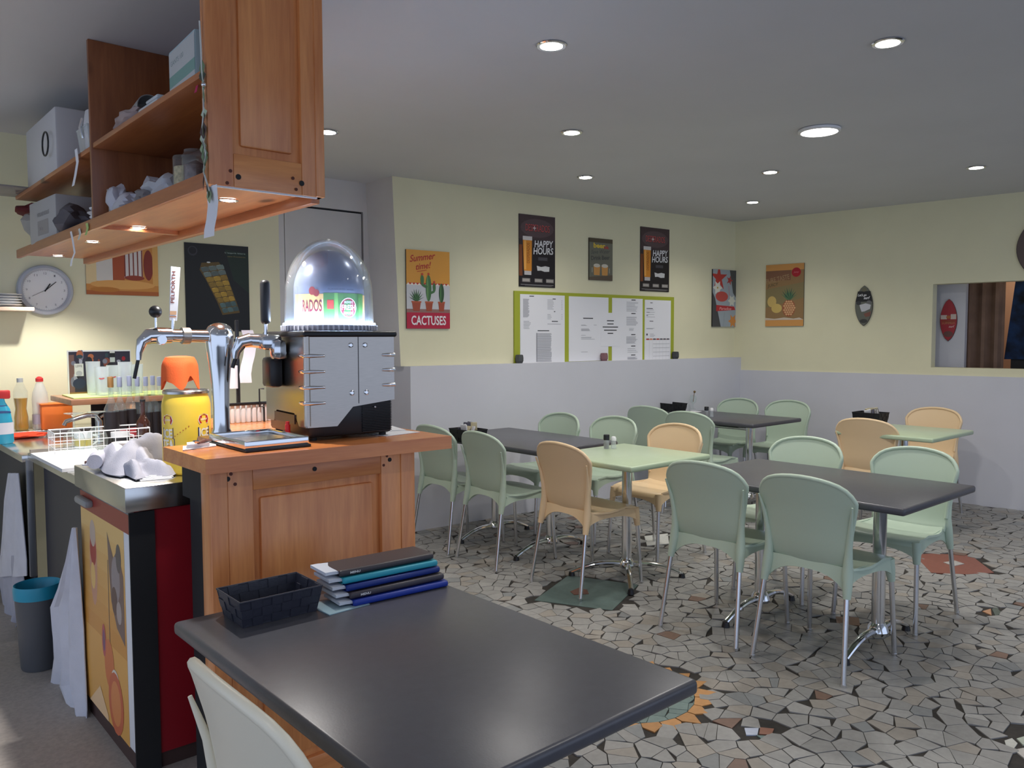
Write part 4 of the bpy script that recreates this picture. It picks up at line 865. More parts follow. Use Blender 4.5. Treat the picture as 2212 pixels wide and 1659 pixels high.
# menu board
M_LIME = mat('lime board', s2l((164, 172, 52)), .6)
t, W, H_ = wall_thing('menu_board', 'long lime green notice board with white menu sheets above the wainscot', 'board', (1111, 628), (1455, 783), 'back', .012, M_LIME)
for k, (x0, x1, y0, y1, lb) in enumerate(((.03, .28, .02, .96, 'menu sheet with a boxed list'), (.305, .548, .06, .955, 'menu sheet with a heading in the middle'), (.572, .775, .02, .955, 'menu sheet with five blocks of prices'), (.79, .975, .0, .945, 'menu sheet with a calendar'))):
    s_ = mk('menu_sheet', G().bx((W*x0, -.003, H_*y0), (W*x1, 0, H_*y1)), M_PAPER, t); s_['label'] = lb; A = Art(lambda x, y, o, W=W, x0=x0, x1=x1, y0=y0, y1=y1: (W*(x0+(x1-x0)*x), -.003-o, H_*(y0+(y1-y0)*y)))
    rnd = random.Random(k); IN = (60, 60, 66); LT = (150, 150, 156)
    def rows(xa, xb, yt, yb, n, jit=.3):
        for i in range(n): y = yt-(yt-yb)*i/max(1, n-1); A.k -= .9; A.rect(xa, y, xa+(xb-xa)*rnd.uniform(1-jit, 1), y+.005, LT)
        A.k += 1
    if k == 0:
        for x, y, w_ in ((.2, .97, .10), (.72, .94, .07), (.70, .62, .14), (.38, .485, .26), (.75, .76, .03)): A.rect(x, y, x+w_, y+.012, IN)
        rows(.06, .2, .93, .68, 26); rows(.6, .75, .93, .8, 8); rows(.92, .95, .92, .8, 6); rows(.6, .7, .72, .66, 4); rows(.92, .95, .72, .66, 3); rows(.6, .95, .585, .585, 1); rows(.07, .23, .62, .52, 6); A.rect(.35, .05, .37, .46, LT); rows(.36, .70, .45, .05, 34, .1); A.rect(.33, .01, .50, .025, IN)
    elif k == 1:
        A.rect(.35, .66, .60, .675, IN); rows(.3, .45, .56, .55, 2); rows(.62, .70, .56, .56, 1); rows(.3, .55, .50, .47, 4); rows(.3, .42, .40, .40, 1); rows(.3, .66, .37, .34, 3); rows(.3, .5, .14, .14, 1)
    elif k == 2:
        for y in (.97, .76, .43, .25, .11): A.rect(.62, y, .76, y+.014, IN)
        rows(.46, .85, .94, .80, 9); rows(.46, .84, .71, .58, 10); rows(.55, .75, .53, .50, 3); rows(.46, .84, .40, .30, 9); rows(.5, .84, .215, .16, 3); rows(.5, .84, .08, .05, 4); A.rect(.55, .0, .8, .012, LT)
    else:
        for x, y, w_ in ((.2, .95, .09), (.06, .86, .24), (.06, .80, .12), (.06, .75, .06), (.18, .66, .14)): A.rect(x, y, x+w_, y+.01, IN)
        rows(.06, .42, .84, .73, 4); rows(.06, .4, .55, .54, 2); A.rect(.06, .44, .11, .47, IN); rows(.2, .4, .46, .42, 3)
        A.rect(.05, .375, .96, .385, (190, 150, 140))
        for q in range(7): A.k -= .9; A.rect(.06+.13*q, .37, .06+.13*q+.10, .392, (176, 60, 52) if q in (0, 3) else ((214, 140, 100) if q == 1 else (90, 88, 96)))
        for i in range(1, 6):
            A.k -= .9; A.rect(.32, .37-.065*i, .96, .374-.065*i, LT)
        for i in range(1, 8): A.k -= .9; A.rect(.04+.13*i, .04, .044+.13*i, .37, (190, 188, 190))
        A.k += 10; A.rect(.86, .0, .94, .02, IN); A.rect(.06, .0, .1, .025, IN)
    A.done(s_, 'sheet_print')
s_ = mk('menu_sheet', G().bx((W*.50, -.0045, H_*.26), (W*.62, -.003, H_*.74)), M_PAPER, t); s_['label'] = 'narrow overlapping sheet with five bold lines'
A = Art(lambda x, y, o: (x, -.0046-o, y)); 
for i, w_ in enumerate((.05, .045, .11, .09, .04)): A.rect(W*.56-w_*W*.45-.0, H_*(.62-.045*i), W*.56+w_*W*.45, H_*(.62-.045*i)+.008, (40, 40, 44))
A.done(s_, 'sheet_print')
# candle holders on the ledge
for px, c, lb in ((1122, (96, 98, 98), 'grey faceted candle holder on the ledge under the left end of the menu board'), (1305, (150, 112, 116), 'pink faceted candle holder on the ledge under the menu board'), (1459, (84, 84, 86), 'dark grey faceted candle holder on the ledge at the right end of the menu board')):
    p = pl(px, 779, PB+N1*.034, N1); g = G(); r = .0335
    prof = [(r*.72, 0), (r*.99, .02), (r, .045), (r*.9, .066), (r*.72, .07), (r*.6, .05), (.001, .048)]
    g.lathe(prof, (0, 0, 0), 8, smooth=False); o = mk('candle_holder', g, thin('smoky glass %d' % px, [v*1.0 for v in s2l(c)], .15, .8), None, (p.x, p.y, wz)); tag(o, lb, 'candle holder', 'candle holders on the ledge')
# flamingo board, pineapple sign, surfboards
t, W, H_ = wall_thing('tropical_sign', 'narrow sign with red flowers and a flamingo, left of the room corner', 'sign', (1540, 581), (1590, 706), 'back', .012, M_BLACKM)
A = Art(None, (W, H_)); A.rect(0, 0, W, H_, (160, 170, 178)); A.poly([(0, 0), (W*.35, 0), (W*.1, H_*.5), (0, H_*.6)], (70, 72, 76)); A.poly([(W*.7, H_), (W, H_), (W, H_*.5), (W*.85, H_*.6)], (78, 80, 80)); A.star(W*.25, H_*.85, W*.36, 5, (184, 58, 52), .35, .3); A.star(W*.2, H_*.68, W*.2, 6, (222, 220, 208), .55); A.ell(W*.2, H_*.68, W*.03, H_*.015, (190, 160, 60)); A.ell(W*.38, H_*.53, W*.26, H_*.09, (190, 78, 72)); A.star(W*.7, H_*.82, W*.14, 5, (176, 60, 56), .4)
A.line(W*.66, H_*.72, W*.7, H_*.55, .006, (196, 110, 110)); A.star(W*.8, H_*.46, W*.17, 6, (214, 214, 200), .55); A.poly([(W*.15, H_*.38), (W*.9, H_*.36), (W*.95, H_*.30), (W*.15, H_*.27)], (184, 44, 52)); A.text('Paradise', W*.28, H_*.295, W*.5, H_*.05, (232, 170, 170), .01, .2); A.star(W*.85, H_*.1, W*.2, 6, (214, 140, 70), .5); A.line(W*.45, 0, W*.5, H_*.25, .002, (120, 126, 130)); A.done(t)
t, W, H_ = wall_thing('pineapple_sign', 'brown and orange sign with pineapple and red badge, right of the room corner', 'sign', (1655, 573), (1735, 704), 'right', .012, M_CARD)
A = Art(); A.rect(0, 0, W, H_, (150, 118, 78)); A.rect(0, H_*.9, W, H_, (212, 152, 84)); A.rect(0, 0, W, H_*.11, (212, 152, 84)); A.rect(0, H_*.74, W*.66, H_*.90, (132, 92, 68)); A.poly([(0, H_*.3), (W, H_*.45), (W, H_*.7), (0, H_*.6)], (136, 122, 84)); A.text('PURE TASTE', W*.02, H_*.69, W*.62, H_*.08, (166, 136, 100), .01, 0, R(10)); A.text('JUICY', W*.05, H_*.62, W*.3, H_*.06, (96, 84, 56), .01, .2, R(9)); A.ell(W*.80, H_*.86, W*.12, H_*.075, (172, 30, 44)); A.text('Juicy', W*.73, H_*.845, W*.14, H_*.03, (214, 120, 128), .01, .3)
A.ell(W*.17, H_*.40, W*.12, H_*.09, (206, 176, 104)); A.ell(W*.30, H_*.29, W*.14, H_*.075, (210, 180, 104)); A.ell(W*.62, H_*.29, W*.17, H_*.14, (160, 92, 62))
for i in range(7):
    for j in range(5):
        x = W*(.50+.06*j+(.03 if i % 2 else 0)); y = H_*(.19+.034*i)
        if ((x-W*.62)/(W*.16))**2+((y-H_*.29)/(H_*.125))**2 < 1: A.k -= .9; A.star(x, y, W*.035, 4, (222, 176, 128), .55)
A.k += 2
for k in range(9): a = R(20+17*k); A.poly([(W*.58, H_*.42), (W*.66, H_*.42), (W*.62+W*.24*math.cos(a), H_*.46+H_*.17*math.sin(a))], (56, 92, 72) if k % 2 else (84, 120, 84))
A.poly([(0, H_*.10), (W, H_*.10), (W*.9, H_*.135), (W*.75, H_*.12), (W*.5, H_*.14), (W*.25, H_*.12), (0, H_*.14)], (206, 190, 172)); A.done(t)
def surf(name, lb, top, bot, lft, rgt, P, n, rz, cols, parts):
    a = pl(*top, P, n); b = pl(*bot, P, n); l_, r_ = pl(*lft, P, n), pl(*rgt, P, n); W = math.hypot(l_.x-r_.x, l_.y-r_.y); Hh = a.z-b.z
    t = thing(name, lb, 'sign', (a.x, a.y, b.z), rz)
    def prof(k, s_=1.0): return [(W/2*s_*math.sin(PI*i/k)**.62*(1 if i <= k else -1), Hh*(i/k)) for i in range(k+1)]
    R_ = prof(16); O = R_+[(-x, z) for x, z in R_[-2:0:-1]]
    g = G(); n_ = len(O); g.add([(x, 0, z) for x, z in O]+[(x, -.012, z) for x, z in O], [tuple(range(n_)), tuple(range(n_, 2*n_))[::-1]]+[(i, i+n_, (i+1) % n_+n_, (i+1) % n_) for i in range(n_)])
    mk('board', g, M_CARD, t); A = Art(lambda x, y, o: (x, -.012-o, y)); A.poly([(x*.97, .004+z*.985) for x, z in O], cols); parts(A, W, Hh); A.done(t); return t
def sg(A, W, H_):
    A.poly([(-W*.36, H_*.86), (W*.36, H_*.86), (W*.47, H_*.6), (-W*.47, H_*.6)], (34, 34, 36)); A.ell(0, H_*.9, W*.15, H_*.05, (110, 106, 84)); A.text("Let's go", -W*.36, H_*.72, W*.5, H_*.08, (226, 226, 226), .03, .3); A.text('surf', -W*.02, H_*.66, W*.36, H_*.07, (226, 226, 226), .03, .3); A.ell(-W*.3, H_*.57, W*.14, H_*.05, (60, 60, 62)); A.ell(W*.28, H_*.58, W*.14, H_*.05, (110, 110, 110))
    A.poly([(-W*.25, H_*.52), (W*.1, H_*.56), (W*.4, H_*.52), (W*.35, H_*.42), (W*.05, H_*.36), (-W*.12, H_*.35), (-W*.2, H_*.44)], (200, 200, 204)); A.poly([(0, H_*.30), (W*.4, H_*.36), (W*.36, H_*.24), (W*.1, H_*.22)], (128, 84, 72)); A.ell(0, H_*.12, W*.22, H_*.05, (60, 60, 58))
surf('surfboard_sign', 'small grey and black surfboard sign on the right yellow wall', (1868, 617), (1868, 704), (1849, 660), (1887, 660), PR-N2*.002, N2, A2-PI, (104, 106, 96), sg)
def sr(A, W, H_):
    A.rect(-W*.46, H_*.52, -W*.1, H_*.62, (206, 188, 178)); A.rect(W*.12, H_*.52, W*.44, H_*.64, (206, 188, 178)); A.ell(0, H_*.57, W*.14, H_*.04, (178, 104, 54)); A.text('SUMMER', -W*.4, H_*.40, W*.8, H_*.07, (176, 110, 74), .02); A.text('surf', W*.02, H_*.32, W*.34, H_*.06, (214, 170, 168), .02, .3); A.ell(0, H_*.17, W*.28, H_*.07, (110, 72, 66)); A.rect(-W*.4, H_*.45, W*.4, H_*.50, (150, 66, 44))
nj = -D2   # lining of the hatch faces back along the wall
surf('red_surfboard_sign', 'red surfboard sign on the white panel in the serving hatch', (2051, 646), (2051, 737), (2034, 690), (2071, 690), PR+N2*.298, N2, A2-PI, (164, 44, 54), sr)
# large round-ended board at the right picture edge
def sb(A, W, H_): A.ell(0, H_*.5, W*.3, H_*.3, (120, 84, 76)); A.ell(0, H_*.55, W*.16, H_*.2, (170, 166, 150)); A.ell(0, H_*.2, W*.25, H_*.06, (190, 130, 80))
surf('large_surfboard_sign', 'large dark surfboard sign cut by the right picture edge above the hatch', (2245, 470), (2245, 600), (2198, 540), (2293, 540), PR-N2*.002, N2, A2-PI, (84, 68, 64), sb)
# beyond the hatch: brown curtain, dark blue cloth
t = thing('brown_curtain', 'tall brown curtain seen through the serving hatch', 'curtain', tuple(pa+N2*.10-Vector((0,0,pa.z))), A2-PI)
mk('curtain_cloth', G().sheet([[(-.05+.33*k/16, .03*math.sin(k*1.3)+.0, z) for k in range(17)] for z in (0.02, .8, 1.6, 2.3)], .008), M_BRN, t)
t = thing('blue_cloth', 'dark blue patterned cloth hanging beyond the serving hatch', 'cloth', tuple(pl(2192, 640, PR+N2*.52, N2)-Vector((0, 0, pl(2192, 640, PR+N2*.52, N2).z))), A2-PI)
mk('cloth_panel', G().sheet([[(-.07+.10*(z-1.2)+.9*k/16, .02*math.sin(k*1.1), z) for k in range(17)] for z in (1.24, 1.5, 1.8, 2.1)], .008), mat('dark blue cloth', s2l((14, 40, 74)), .8, noise=.95, nscale=9), t)
mk('dark_skirt', G().bx((-.02, .03, .1), (.95, .06, 1.38)), M_BLACKM, t)
l = bpy.data.lights.new('hatch_room_light', 'AREA'); l.energy = 10; l.size = .5; l.color = (1, .92, .84); o = bpy.data.objects.new('hatch_room_light', l); COL.objects.link(o); o.location = tuple(PR+N2*.9-D2*.5+Vector((0, 0, 2.5)))
# bar wall: clock, two posters, picture of bottles
t, W, H_ = wall_thing('wall_clock', 'round grey wall clock on the bar wall', 'clock', (42, 580), (152, 676), 'bar', .0)
c = ay(97, 627, YR); r = .148; t.location = (c.x, YR, c.z); T = Matrix.Rotation(PI/2, 4, 'X')
mk('clock_rim', G().lathe([(r, 0), (r, .02), (r-.006, .032), (r-.018, .036), (r-.028, .028), (r-.03, .022)], n=48, T=T, capt=False), mat('clock rim grey', s2l((176, 180, 190)), .35), t)
mk('clock_face', G().lathe([(r-.03, .02), (.001, .0205)], n=48, T=T, capb=False), M_WHITE, t)
A = Art(lambda x, y, o: (x, -.022-o, y))
for k in range(1, 13): a = PI/2-2*PI*k/12; A.k -= .9; s_ = str(k); A.text(s_, .098*math.cos(a)-.004*len(s_), .098*math.sin(a)-.006, .008*len(s_), .012, (120, 120, 128))
for k in range(60): a = 2*PI*k/60; A.k -= .9; A.line(.112*math.cos(a), .112*math.sin(a), .116*math.cos(a), .116*math.sin(a), .0012, (150, 150, 156))
A.k += 1; A.done(t, 'clock_print')
for nm, an, L_, w_ in (('hour_hand', 58, .055, .006), ('minute_hand', 42, .085, .004), ('second_hand', 208, .09, .0016)):
    a = R(an); g = G(); T2 = Matrix.Translation((0, -.0255, 0)) @ Matrix.Rotation(-a, 4, 'Y'); g.box((L_/2-.01, 0, 0), (L_, .0015, w_), T=T2); mk(nm, g, M_BLACKM, t)
t, W, H_ = wall_thing('heineken_poster', 'black poster of an ice block beer glass on the bar wall', 'poster', (398, 523), (540, 716), 'bar', .006, M_BLACKM); t.name = 'beer_glass_poster'
A = Art(); A.rect(0, 0, W, H_, (8, 10, 12)); A.poly([(W*.62, H_*.95), (W, H_*.92), (W, H_*.45), (W*.75, H_*.6)], (10, 34, 20)); A.ell(W*.12, H_*.91, W*.075, H_*.055, (46, 44, 54)); A.ell(W*.12, H_*.915, W*.055, H_*.04, (10, 10, 14)); A.text("L'esprit biere", W*.62, H_*.90, W*.33, H_*.022, (130, 146, 140), .02); A.text('sans frontieres', W*.66, H_*.865, W*.29, H_*.016, (112, 96, 50), .01)
A.poly([(W*.25, H_*.78), (W*.52, H_*.80), (W*.62, H_*.70), (W*.80, H_*.32), (W*.84, H_*.22), (W*.56, H_*.19), (W*.48, H_*.34), (W*.32, H_*.58), (W*.22, H_*.70)], (92, 72, 26))
for i in range(9):
    v0 = i/9; cxx, cyy = .405+.30*v0, .755-.53*v0; wd = .37-.14*v0+(.02 if i == 8 else 0)
    for j in range(3):
        u0 = -wd/2+wd*j/3; c_ = (104, 118, 114) if i < 2 else ((160, 128, 44) if i < 7 else (76, 100, 100)); k_ = .82+.12*((i*2+j) % 3); c_ = tuple(int(v*k_) for v in c_)
        sl = .13; P = []
        for du, dv in ((.05, .08), (.95, .08), (1.0, .5), (.93, .94), (.07, .94), (0, .5)):
            uu = u0+wd/3*du; P.append((W*(cxx+uu*.97+.033*dv), H_*(cyy+uu*sl-.058*dv)))
        A.k -= .9; A.poly(P, c_); A.k -= .9; A.line(P[0][0]*.85+P[1][0]*.15, P[0][1]*.97+P[3][1]*.03, P[0][0]*.3+P[1][0]*.7, P[1][1]*.97+P[3][1]*.03-.002, .003, tuple(min(255, int(v*1.35)) for v in c_))
A.k += 1
A.ell(W*.36, H_*.79, W*.03, H_*.008, (220, 225, 225), 8); A.done(t)
t, W, H_ = wall_thing('amber_poster', 'amber picture of beer glasses with red and yellow patches beside the clock', 'poster', (183, 520), (343, 640), 'bar', .004, M_CARD)
A = Art(); A.rect(0, 0, W, H_, (206, 138, 60)); A.rect(0, H_*.2, W*.14, H_, (226, 200, 150)); A.rect(W*.14, H_*.26, W*.36, H_, (214, 208, 200)); A.rect(W*.36, H_*.22, W*.52, H_, (170, 78, 34)); A.rect(W*.52, H_*.34, W*.78, H_, (216, 208, 204))
for x in (.52, .58, .64, .70, .76): A.k -= .9; A.rect(W*x, H_*.36, W*(x+.018), H_, (126, 50, 30))
A.k += 1; A.ell(W*.86, H_*.6, W*.07, H_*.3, (136, 48, 28)); A.rect(W*.92, H_*.2, W, H_, (222, 168, 90)); A.ell(W*.5, H_*.2, W*.45, H_*.09, (226, 166, 90)); A.rect(0, 0, W, H_*.08, (176, 96, 40)); A.ell(W*.25, H_*.10, W*.2, H_*.05, (190, 120, 40)); A.ell(W*.66, H_*.34, W*.14, H_*.05, (150, 60, 34)); A.done(t)
# wooden shelf cabinet under the bottle picture, with the picture leaning on it
pc = ay(143, 757, 5.0); 
t = thing('bottle_picture', 'dark picture of beer bottles leaning on the small wooden shelf', 'picture', (pc.x, 4.98, 1.135)); b_ = ay(285, 860, 4.98); W = b_.x-pc.x; H_ = pc.z-1.135
mk('picture_board', G().bx((0, 0, 0), (W, .008, H_)), M_WHITE, t)
A = Art(); A.rect(.006, .004, W-.004, H_-.008, (42, 38, 56)); A.rect(.006, .004, W*.1, H_*.9, (110, 80, 76))
rnd = random.Random(5)
for k in range(34): A.k -= .9; x = W*rnd.uniform(.06, .94); A.ell(x, H_*rnd.uniform(.12, .92), W*rnd.uniform(.02, .07), H_*rnd.uniform(.03, .12), rnd.choice([(120, 60, 50), (70, 70, 110), (150, 150, 170), (60, 30, 34), (30, 28, 36), (160, 90, 60), (110, 110, 130), (40, 60, 70)]), 10)
A.k += 2; A.rect(W*.10, H_*.42, W*.24, H_*.70, (206, 206, 208)); A.text('LEFFE', W*.12, H_*.62, W*.10, H_*.05, (60, 60, 70)); A.ell(W*.17, H_*.48, W*.05, H_*.06, (170, 170, 180)); A.ell(W*.17, H_*.25, W*.10, H_*.12, (36, 44, 70)); A.rect(W*.66, H_*.84, W*.74, H_*.93, (20, 20, 22)); A.rect(W*.66, H_*.93, W*.74, H_*.97, (200, 200, 200)); A.rect(W*.66, H_*.72, W*.74, H_*.83, (180, 186, 190)); A.ell(W*.88, H_*.8, W*.03, H_*.05, (150, 30, 40)); A.rect(.006, .004, W-.004, H_*.06, (150, 120, 60)); A.done(t)
sc0 = ay(146, 862, 4.75)
t = thing('small_wooden_shelf', 'small pine shelf unit against the bar wall with glasses on its green mat', 'shelf', (sc0.x-.02, 4.6, .93))
SW = .66; M_SHW = wood('brown shelf wood', s2l((168, 118, 84)), s2l((128, 82, 54)), 'X'); mk('shelf_board', G().rbox((SW/2, .22, .19), (SW, .46, .03), .004), M_SHW, t); mk('side_board', G().rbox((.30, .22, .088), (.03, .44, .17), .004), M_PINEY, t); mk('side_board', G().rbox((SW-.02, .22, .088), (.03, .44, .17), .004), M_PINEY, t); mk('back_board', G().bx((.2, .42, .0), (SW, .44, .17)), M_BLACKM, t)
o = mk('green_mat', G().prism([(0, 0), (.2, .02), (.5, -.01), (.60, .0), (.60, .34), (.02, .34)], 0, .006), mat('lime mat', s2l((196, 210, 130)), .7), None, (sc0.x, 4.62, .93+.206)); tag(o, 'pale lime mat under the glasses on the small wooden shelf', 'mat')
shz = .93+.2125
# ------------------------------------------------------------------ soft and crumpled things
def blob(rx, ry, rz, amp, seed, n=3, flat=True):
    bm = bmesh.new(); bmesh.ops.create_icosphere(bm, subdivisions=n, radius=1); from mathutils import noise
    for v in bm.verts:
        p = v.co.copy(); d = noise.noise(p*1.6+Vector((seed*3.1, 0, 0)))*amp+abs(noise.noise(p*4+Vector((0, seed*2.3, 0))))*amp*.7
        q = p*(1+d); v.co = Vector((q.x*rx, q.y*ry, max(-.92, q.z)*rz+rz*.92))
    g = G(); bm.verts.index_update(); g.add([v.co[:] for v in bm.verts], [[v.index for v in f.verts] for f in bm.faces], 0, True); bm.free(); return g
M_BAG = thin('cloudy bag', (.86, .88, .92), .12, .42); M_CLOTHW = mat('white towel', s2l((206, 206, 214)), .9, noise=.05, nscale=12, bump=.5, bscale=260); M_CLOTHG = mat('grey towel', s2l((176, 176, 188)), .9, noise=.06, nscale=12, bump=.5, bscale=260)
def one(name, g, m, loc, label, cat, rz=0, group=None):
    o = mk(name, g, m, None, loc, rz); tag(o, label, cat, group); return o
ZB, ZM = hz+.0365, 2.2155
def sy(px, X): return ax(px, 400, X).y
# bottom shelf, first bay
t = thing('glass_jar', 'straight glass jar filled with beige dry goods on the lower pine shelf', 'jar', (.985, sy(403, .985), ZB))
mk('jar_body', G().lathe([(.04, 0), (.042, .01), (.042, .13), (.040, .135)], n=28), M_GLASS, t); mk('contents', G().lathe([(.036, .004), (.038, .01), (.038, .10), (.001, .105)], n=24), mat('beige grains', s2l((196, 178, 140)), .9, noise=.3, nscale=90), t)
t = thing('glass_jar', 'clear glass jar of brown things beside the long white paper', 'jar', (1.0, sy(424, 1.0), ZB))
mk('jar_body', G().lathe([(.042, 0), (.044, .01), (.044, .13), (.036, .14), (.036, .15)], n=28), M_GLASS, t); mk('contents', G().lathe([(.034, .004), (.040, .02), (.038, .10), (.001, .12)], n=24), mat('brown pieces', s2l((110, 84, 76)), .7, noise=.4, nscale=70), t)
one('clear_bag', blob(.06, .09, .045, .6, 1), M_BAG, (.97, sy(360, .97), ZB), 'cloudy crumpled plastic bag left of the jars on the lower pine shelf', 'bag')
one('clear_bag', blob(.05, .05, .075, .6, 2), M_BAG, (1.05, sy(335, 1.05), ZB), 'upright clear plastic bag at the back of the lower pine shelf', 'bag')
one('dark_green_bag', blob(.04, .07, .05, .4, 4), mat('dark green bag', s2l((52, 70, 66)), .4), (1.08, sy(372, 1.08), ZB), 'dark green bag at the back of the lower pine shelf', 'bag')
t = thing('black_tray', 'black plastic tray standing tilted on the lower pine shelf', 'tray', (.93, sy(232, .93), ZB))
g = G(); gr = []
for i in range(9):
    a = R(95-11*i); gr.append([(.0+.02*i/8+u*.22, .05-.10*math.cos(R(20+12*i))+.02, .155*math.sin(R(10+10*i))) for u in (0, .33, .66, 1)])
mk('tray_shell', G().sheet(gr, .006), M_BLACK, t); mk('tray_rim', G().tube([gr[i][0] for i in range(9)], .004, 8), mat('grey rim', (.5, .48, .44), .4), t)
one('white_packet', blob(.05, .10, .04, .35, 6), mat('white film packet', s2l((190, 190, 200)), .35), (.95, sy(280, .95), ZB), 'white film packet lying in front of the black tray', 'packet')
one('white_packet', blob(.035, .05, .06, .4, 7), mat('white film packet', s2l((190, 190, 200)), .35), (.94, sy(255, .94), ZB+.0), 'small white packet left of the larger one by the black tray', 'packet')
one('grey_packet', blob(.04, .06, .03, .5, 8), mat('grey packet', s2l((120, 114, 116)), .5), (.94, sy(322, .94), ZB), 'grey crumpled packet on the lower pine shelf', 'packet')
one('white_bowl', G().lathe([(.025, 0), (.03, .004), (.05, .035), (.062, .042), (.060, .045), (.046, .038), (.026, .008), (.001, .006)], n=28), M_WHITE, (.95, sy(222, .95), ZB), 'small white bowl on the lower pine shelf near the divider', 'bowl')
# bottom shelf, second bay
t = thing('carton', 'white carton in a crumpled bag at the far end of the lower pine shelf', 'box', (.90, sy(118, .90), ZB), R(3))
mk('carton_body', G().rbox((.13, .22, .10), (.26, .44, .20), .006), mat('white carton', s2l((178, 176, 174)), .6), t); A = Art(lambda x, y, o: (-o, .30-x, y)); A.text('WOKLAND NOUILLES', 0, .12, .20, .02, (120, 116, 120)); A.rect(0, .03, .18, .10, (150, 146, 146)); A.text('360 g', .03, .05, .06, .02, (110, 106, 110)); A.done(t, 'carton_print')
one('red_cloth', blob(.08, .14, .03, .5, 9), mat('dark red cloth', s2l((96, 30, 32)), .8), (.99, sy(75, .99), ZB+.201), 'dark red cloth on top of the white carton', 'cloth')
one('pale_bag', blob(.10, .10, .12, .4, 10), mat('pale grey bag', s2l((168, 166, 160)), .55), (1.02, 4.96, ZB), 'pale grey bag behind the white carton against the wall end', 'bag')
one('grey_cloth', blob(.08, .12, .06, .45, 11), mat('grey cloth', s2l((96, 92, 96)), .9), (.945, sy(152, .945)-.05, ZB), 'dark grey folded cloth right of the white carton', 'cloth')
t = thing('bowl_stack', 'blue and white bowls beside the cabinet divider', 'bowl', (.95, 3.63, ZB))
for k in range(3): mk('bowl', G().lathe([(.02, 0), (.05, .022), (.052, .028), (.03, .008)], (0, 0, .018*k), 24), mat('bowl blue', s2l((92, 112, 170)), .3) if k % 2 else M_WHITE, t)
# middle shelf
t = thing('dispenser_box', 'white and teal box on the middle pine shelf beside the end panel', 'box', (.90, sy(368, .90), ZM), R(-3))
yA = sy(366, .90); yB_ = sy(432, .90)
t.location = (.895, yB_, ZM); Lb = yA-yB_
mk('box_body', G().rbox((.09, Lb/2, .068), (.18, Lb, .135), .004), mat('pale teal carton', s2l((168, 192, 196)), .5), t); A = Art(lambda x, y, o: (-o, Lb-x, y)); A.rect(.002, .004, Lb-.002, .128, (190, 192, 190)); A.rect(.002, .02, Lb-.002, .055, (120, 160, 150)); A.text('GANTS 100', .02, .085, Lb*.5, .015, (110, 130, 130)); A.done(t, 'box_print')
one('steel_cup', G().lathe([(.045, 0), (.047, .005), (.047, .085), (.044, .085), (.044, .006), (.001, .006)], n=28, T=Matrix.Translation((0, 0, .05)) @ Matrix.Rotation(R(80), 4, 'X') @ Matrix.Translation((0, 0, -.04))), mat('grey tin', s2l((176, 180, 180)), .35, .6), (.97, sy(322, .97), ZM), 'grey metal cup lying on the middle pine shelf', 'cup')
one('dark_box', G().rbox((0, 0, .045), (.10, .14, .09), .006), mat('dark carton', s2l((48, 46, 48)), .6), (1.10, sy(352, 1.10), ZM), 'dark box at the back of the middle pine shelf', 'box')
one('white_tray', G().rbox((0, 0, .01), (.09, .20, .02), .008).rbox((0, -.03, .028), (.08, .12, .012), .005), mat('white lids', s2l((196, 200, 202)), .4), (.945, sy(352, .945), ZM), 'white plastic lids beside the grey metal cup', 'lids')
one('paper_bag', blob(.05, .12, .03, .5, 12), mat('crumpled paper', s2l((168, 150, 146)), .8), (.94, sy(293, .94), ZM), 'crumpled paper bag hanging over the middle pine shelf edge', 'bag')
g = G(); L4 = .10
for s1, s2 in ((0, 1),):
    P0 = [(-.045, -.07), (.045, -.07), (.045, .07), (-.045, .07)]; P1 = [(-.055, -.085), (.055, -.085), (.055, .085), (-.055, .085)]
    vs = [(x, y, 0) for x, y in P0]+[(x, y, .10) for x, y in P1]; g.add(vs, [(3, 2, 1, 0), (0, 1, 5, 4), (1, 2, 6, 5), (2, 3, 7, 6), (3, 0, 4, 7)])
g.tube([(x, y, .10) for x, y in P1], .003, 6, closed=True)
one('clear_container', g, M_PET2, (.955, sy(212, .955), ZM), 'clear plastic container on the middle pine shelf beside the divider', 'container')
t = thing('white_appliance_box', 'large white box with black cord loop on the far middle shelf', 'box', (.905, sy(118, .905), ZM-.005)); La = sy(55, .905)-sy(118, .905)
mk('box_body', G().rbox((.12, La/2, .155), (.22, La, .31), .01), mat('white enamel', s2l((206, 204, 204)), .45), t); mk('cord_loop', G().tube([(-.012, .10+.06*math.cos(a), .15+.055*math.sin(a)) for a in [2*PI*k/16 for k in range(17)]], .004, 6), M_BLACK, t)
t = thing('white_pot', 'white rounded pot beside the divider on the far middle shelf', 'pot', (.99, 3.68, ZM-.005)); mk('pot_body', G().lathe([(.07, 0), (.085, .02), (.09, .12), (.082, .17), (.06, .18), (.001, .182)], n=28), mat('white enamel', s2l((206, 204, 204)), .45), t); mk('pot_clip', G().tube([(-.09, .02, .06), (-.10, .02, .10), (-.09, .02, .14)], .006, 8), M_CHROME, t)
one('smoked_tray', G().rbox((0, 0, .006), (.30, .34, .008), .003).rbox((-.145, 0, .02), (.006, .34, .03), .002), thin('smoked plastic', (.55, .52, .54), .1, .25), (.90, 4.93, ZM-.005), 'smoked clear tray jutting out under the large white box', 'tray')
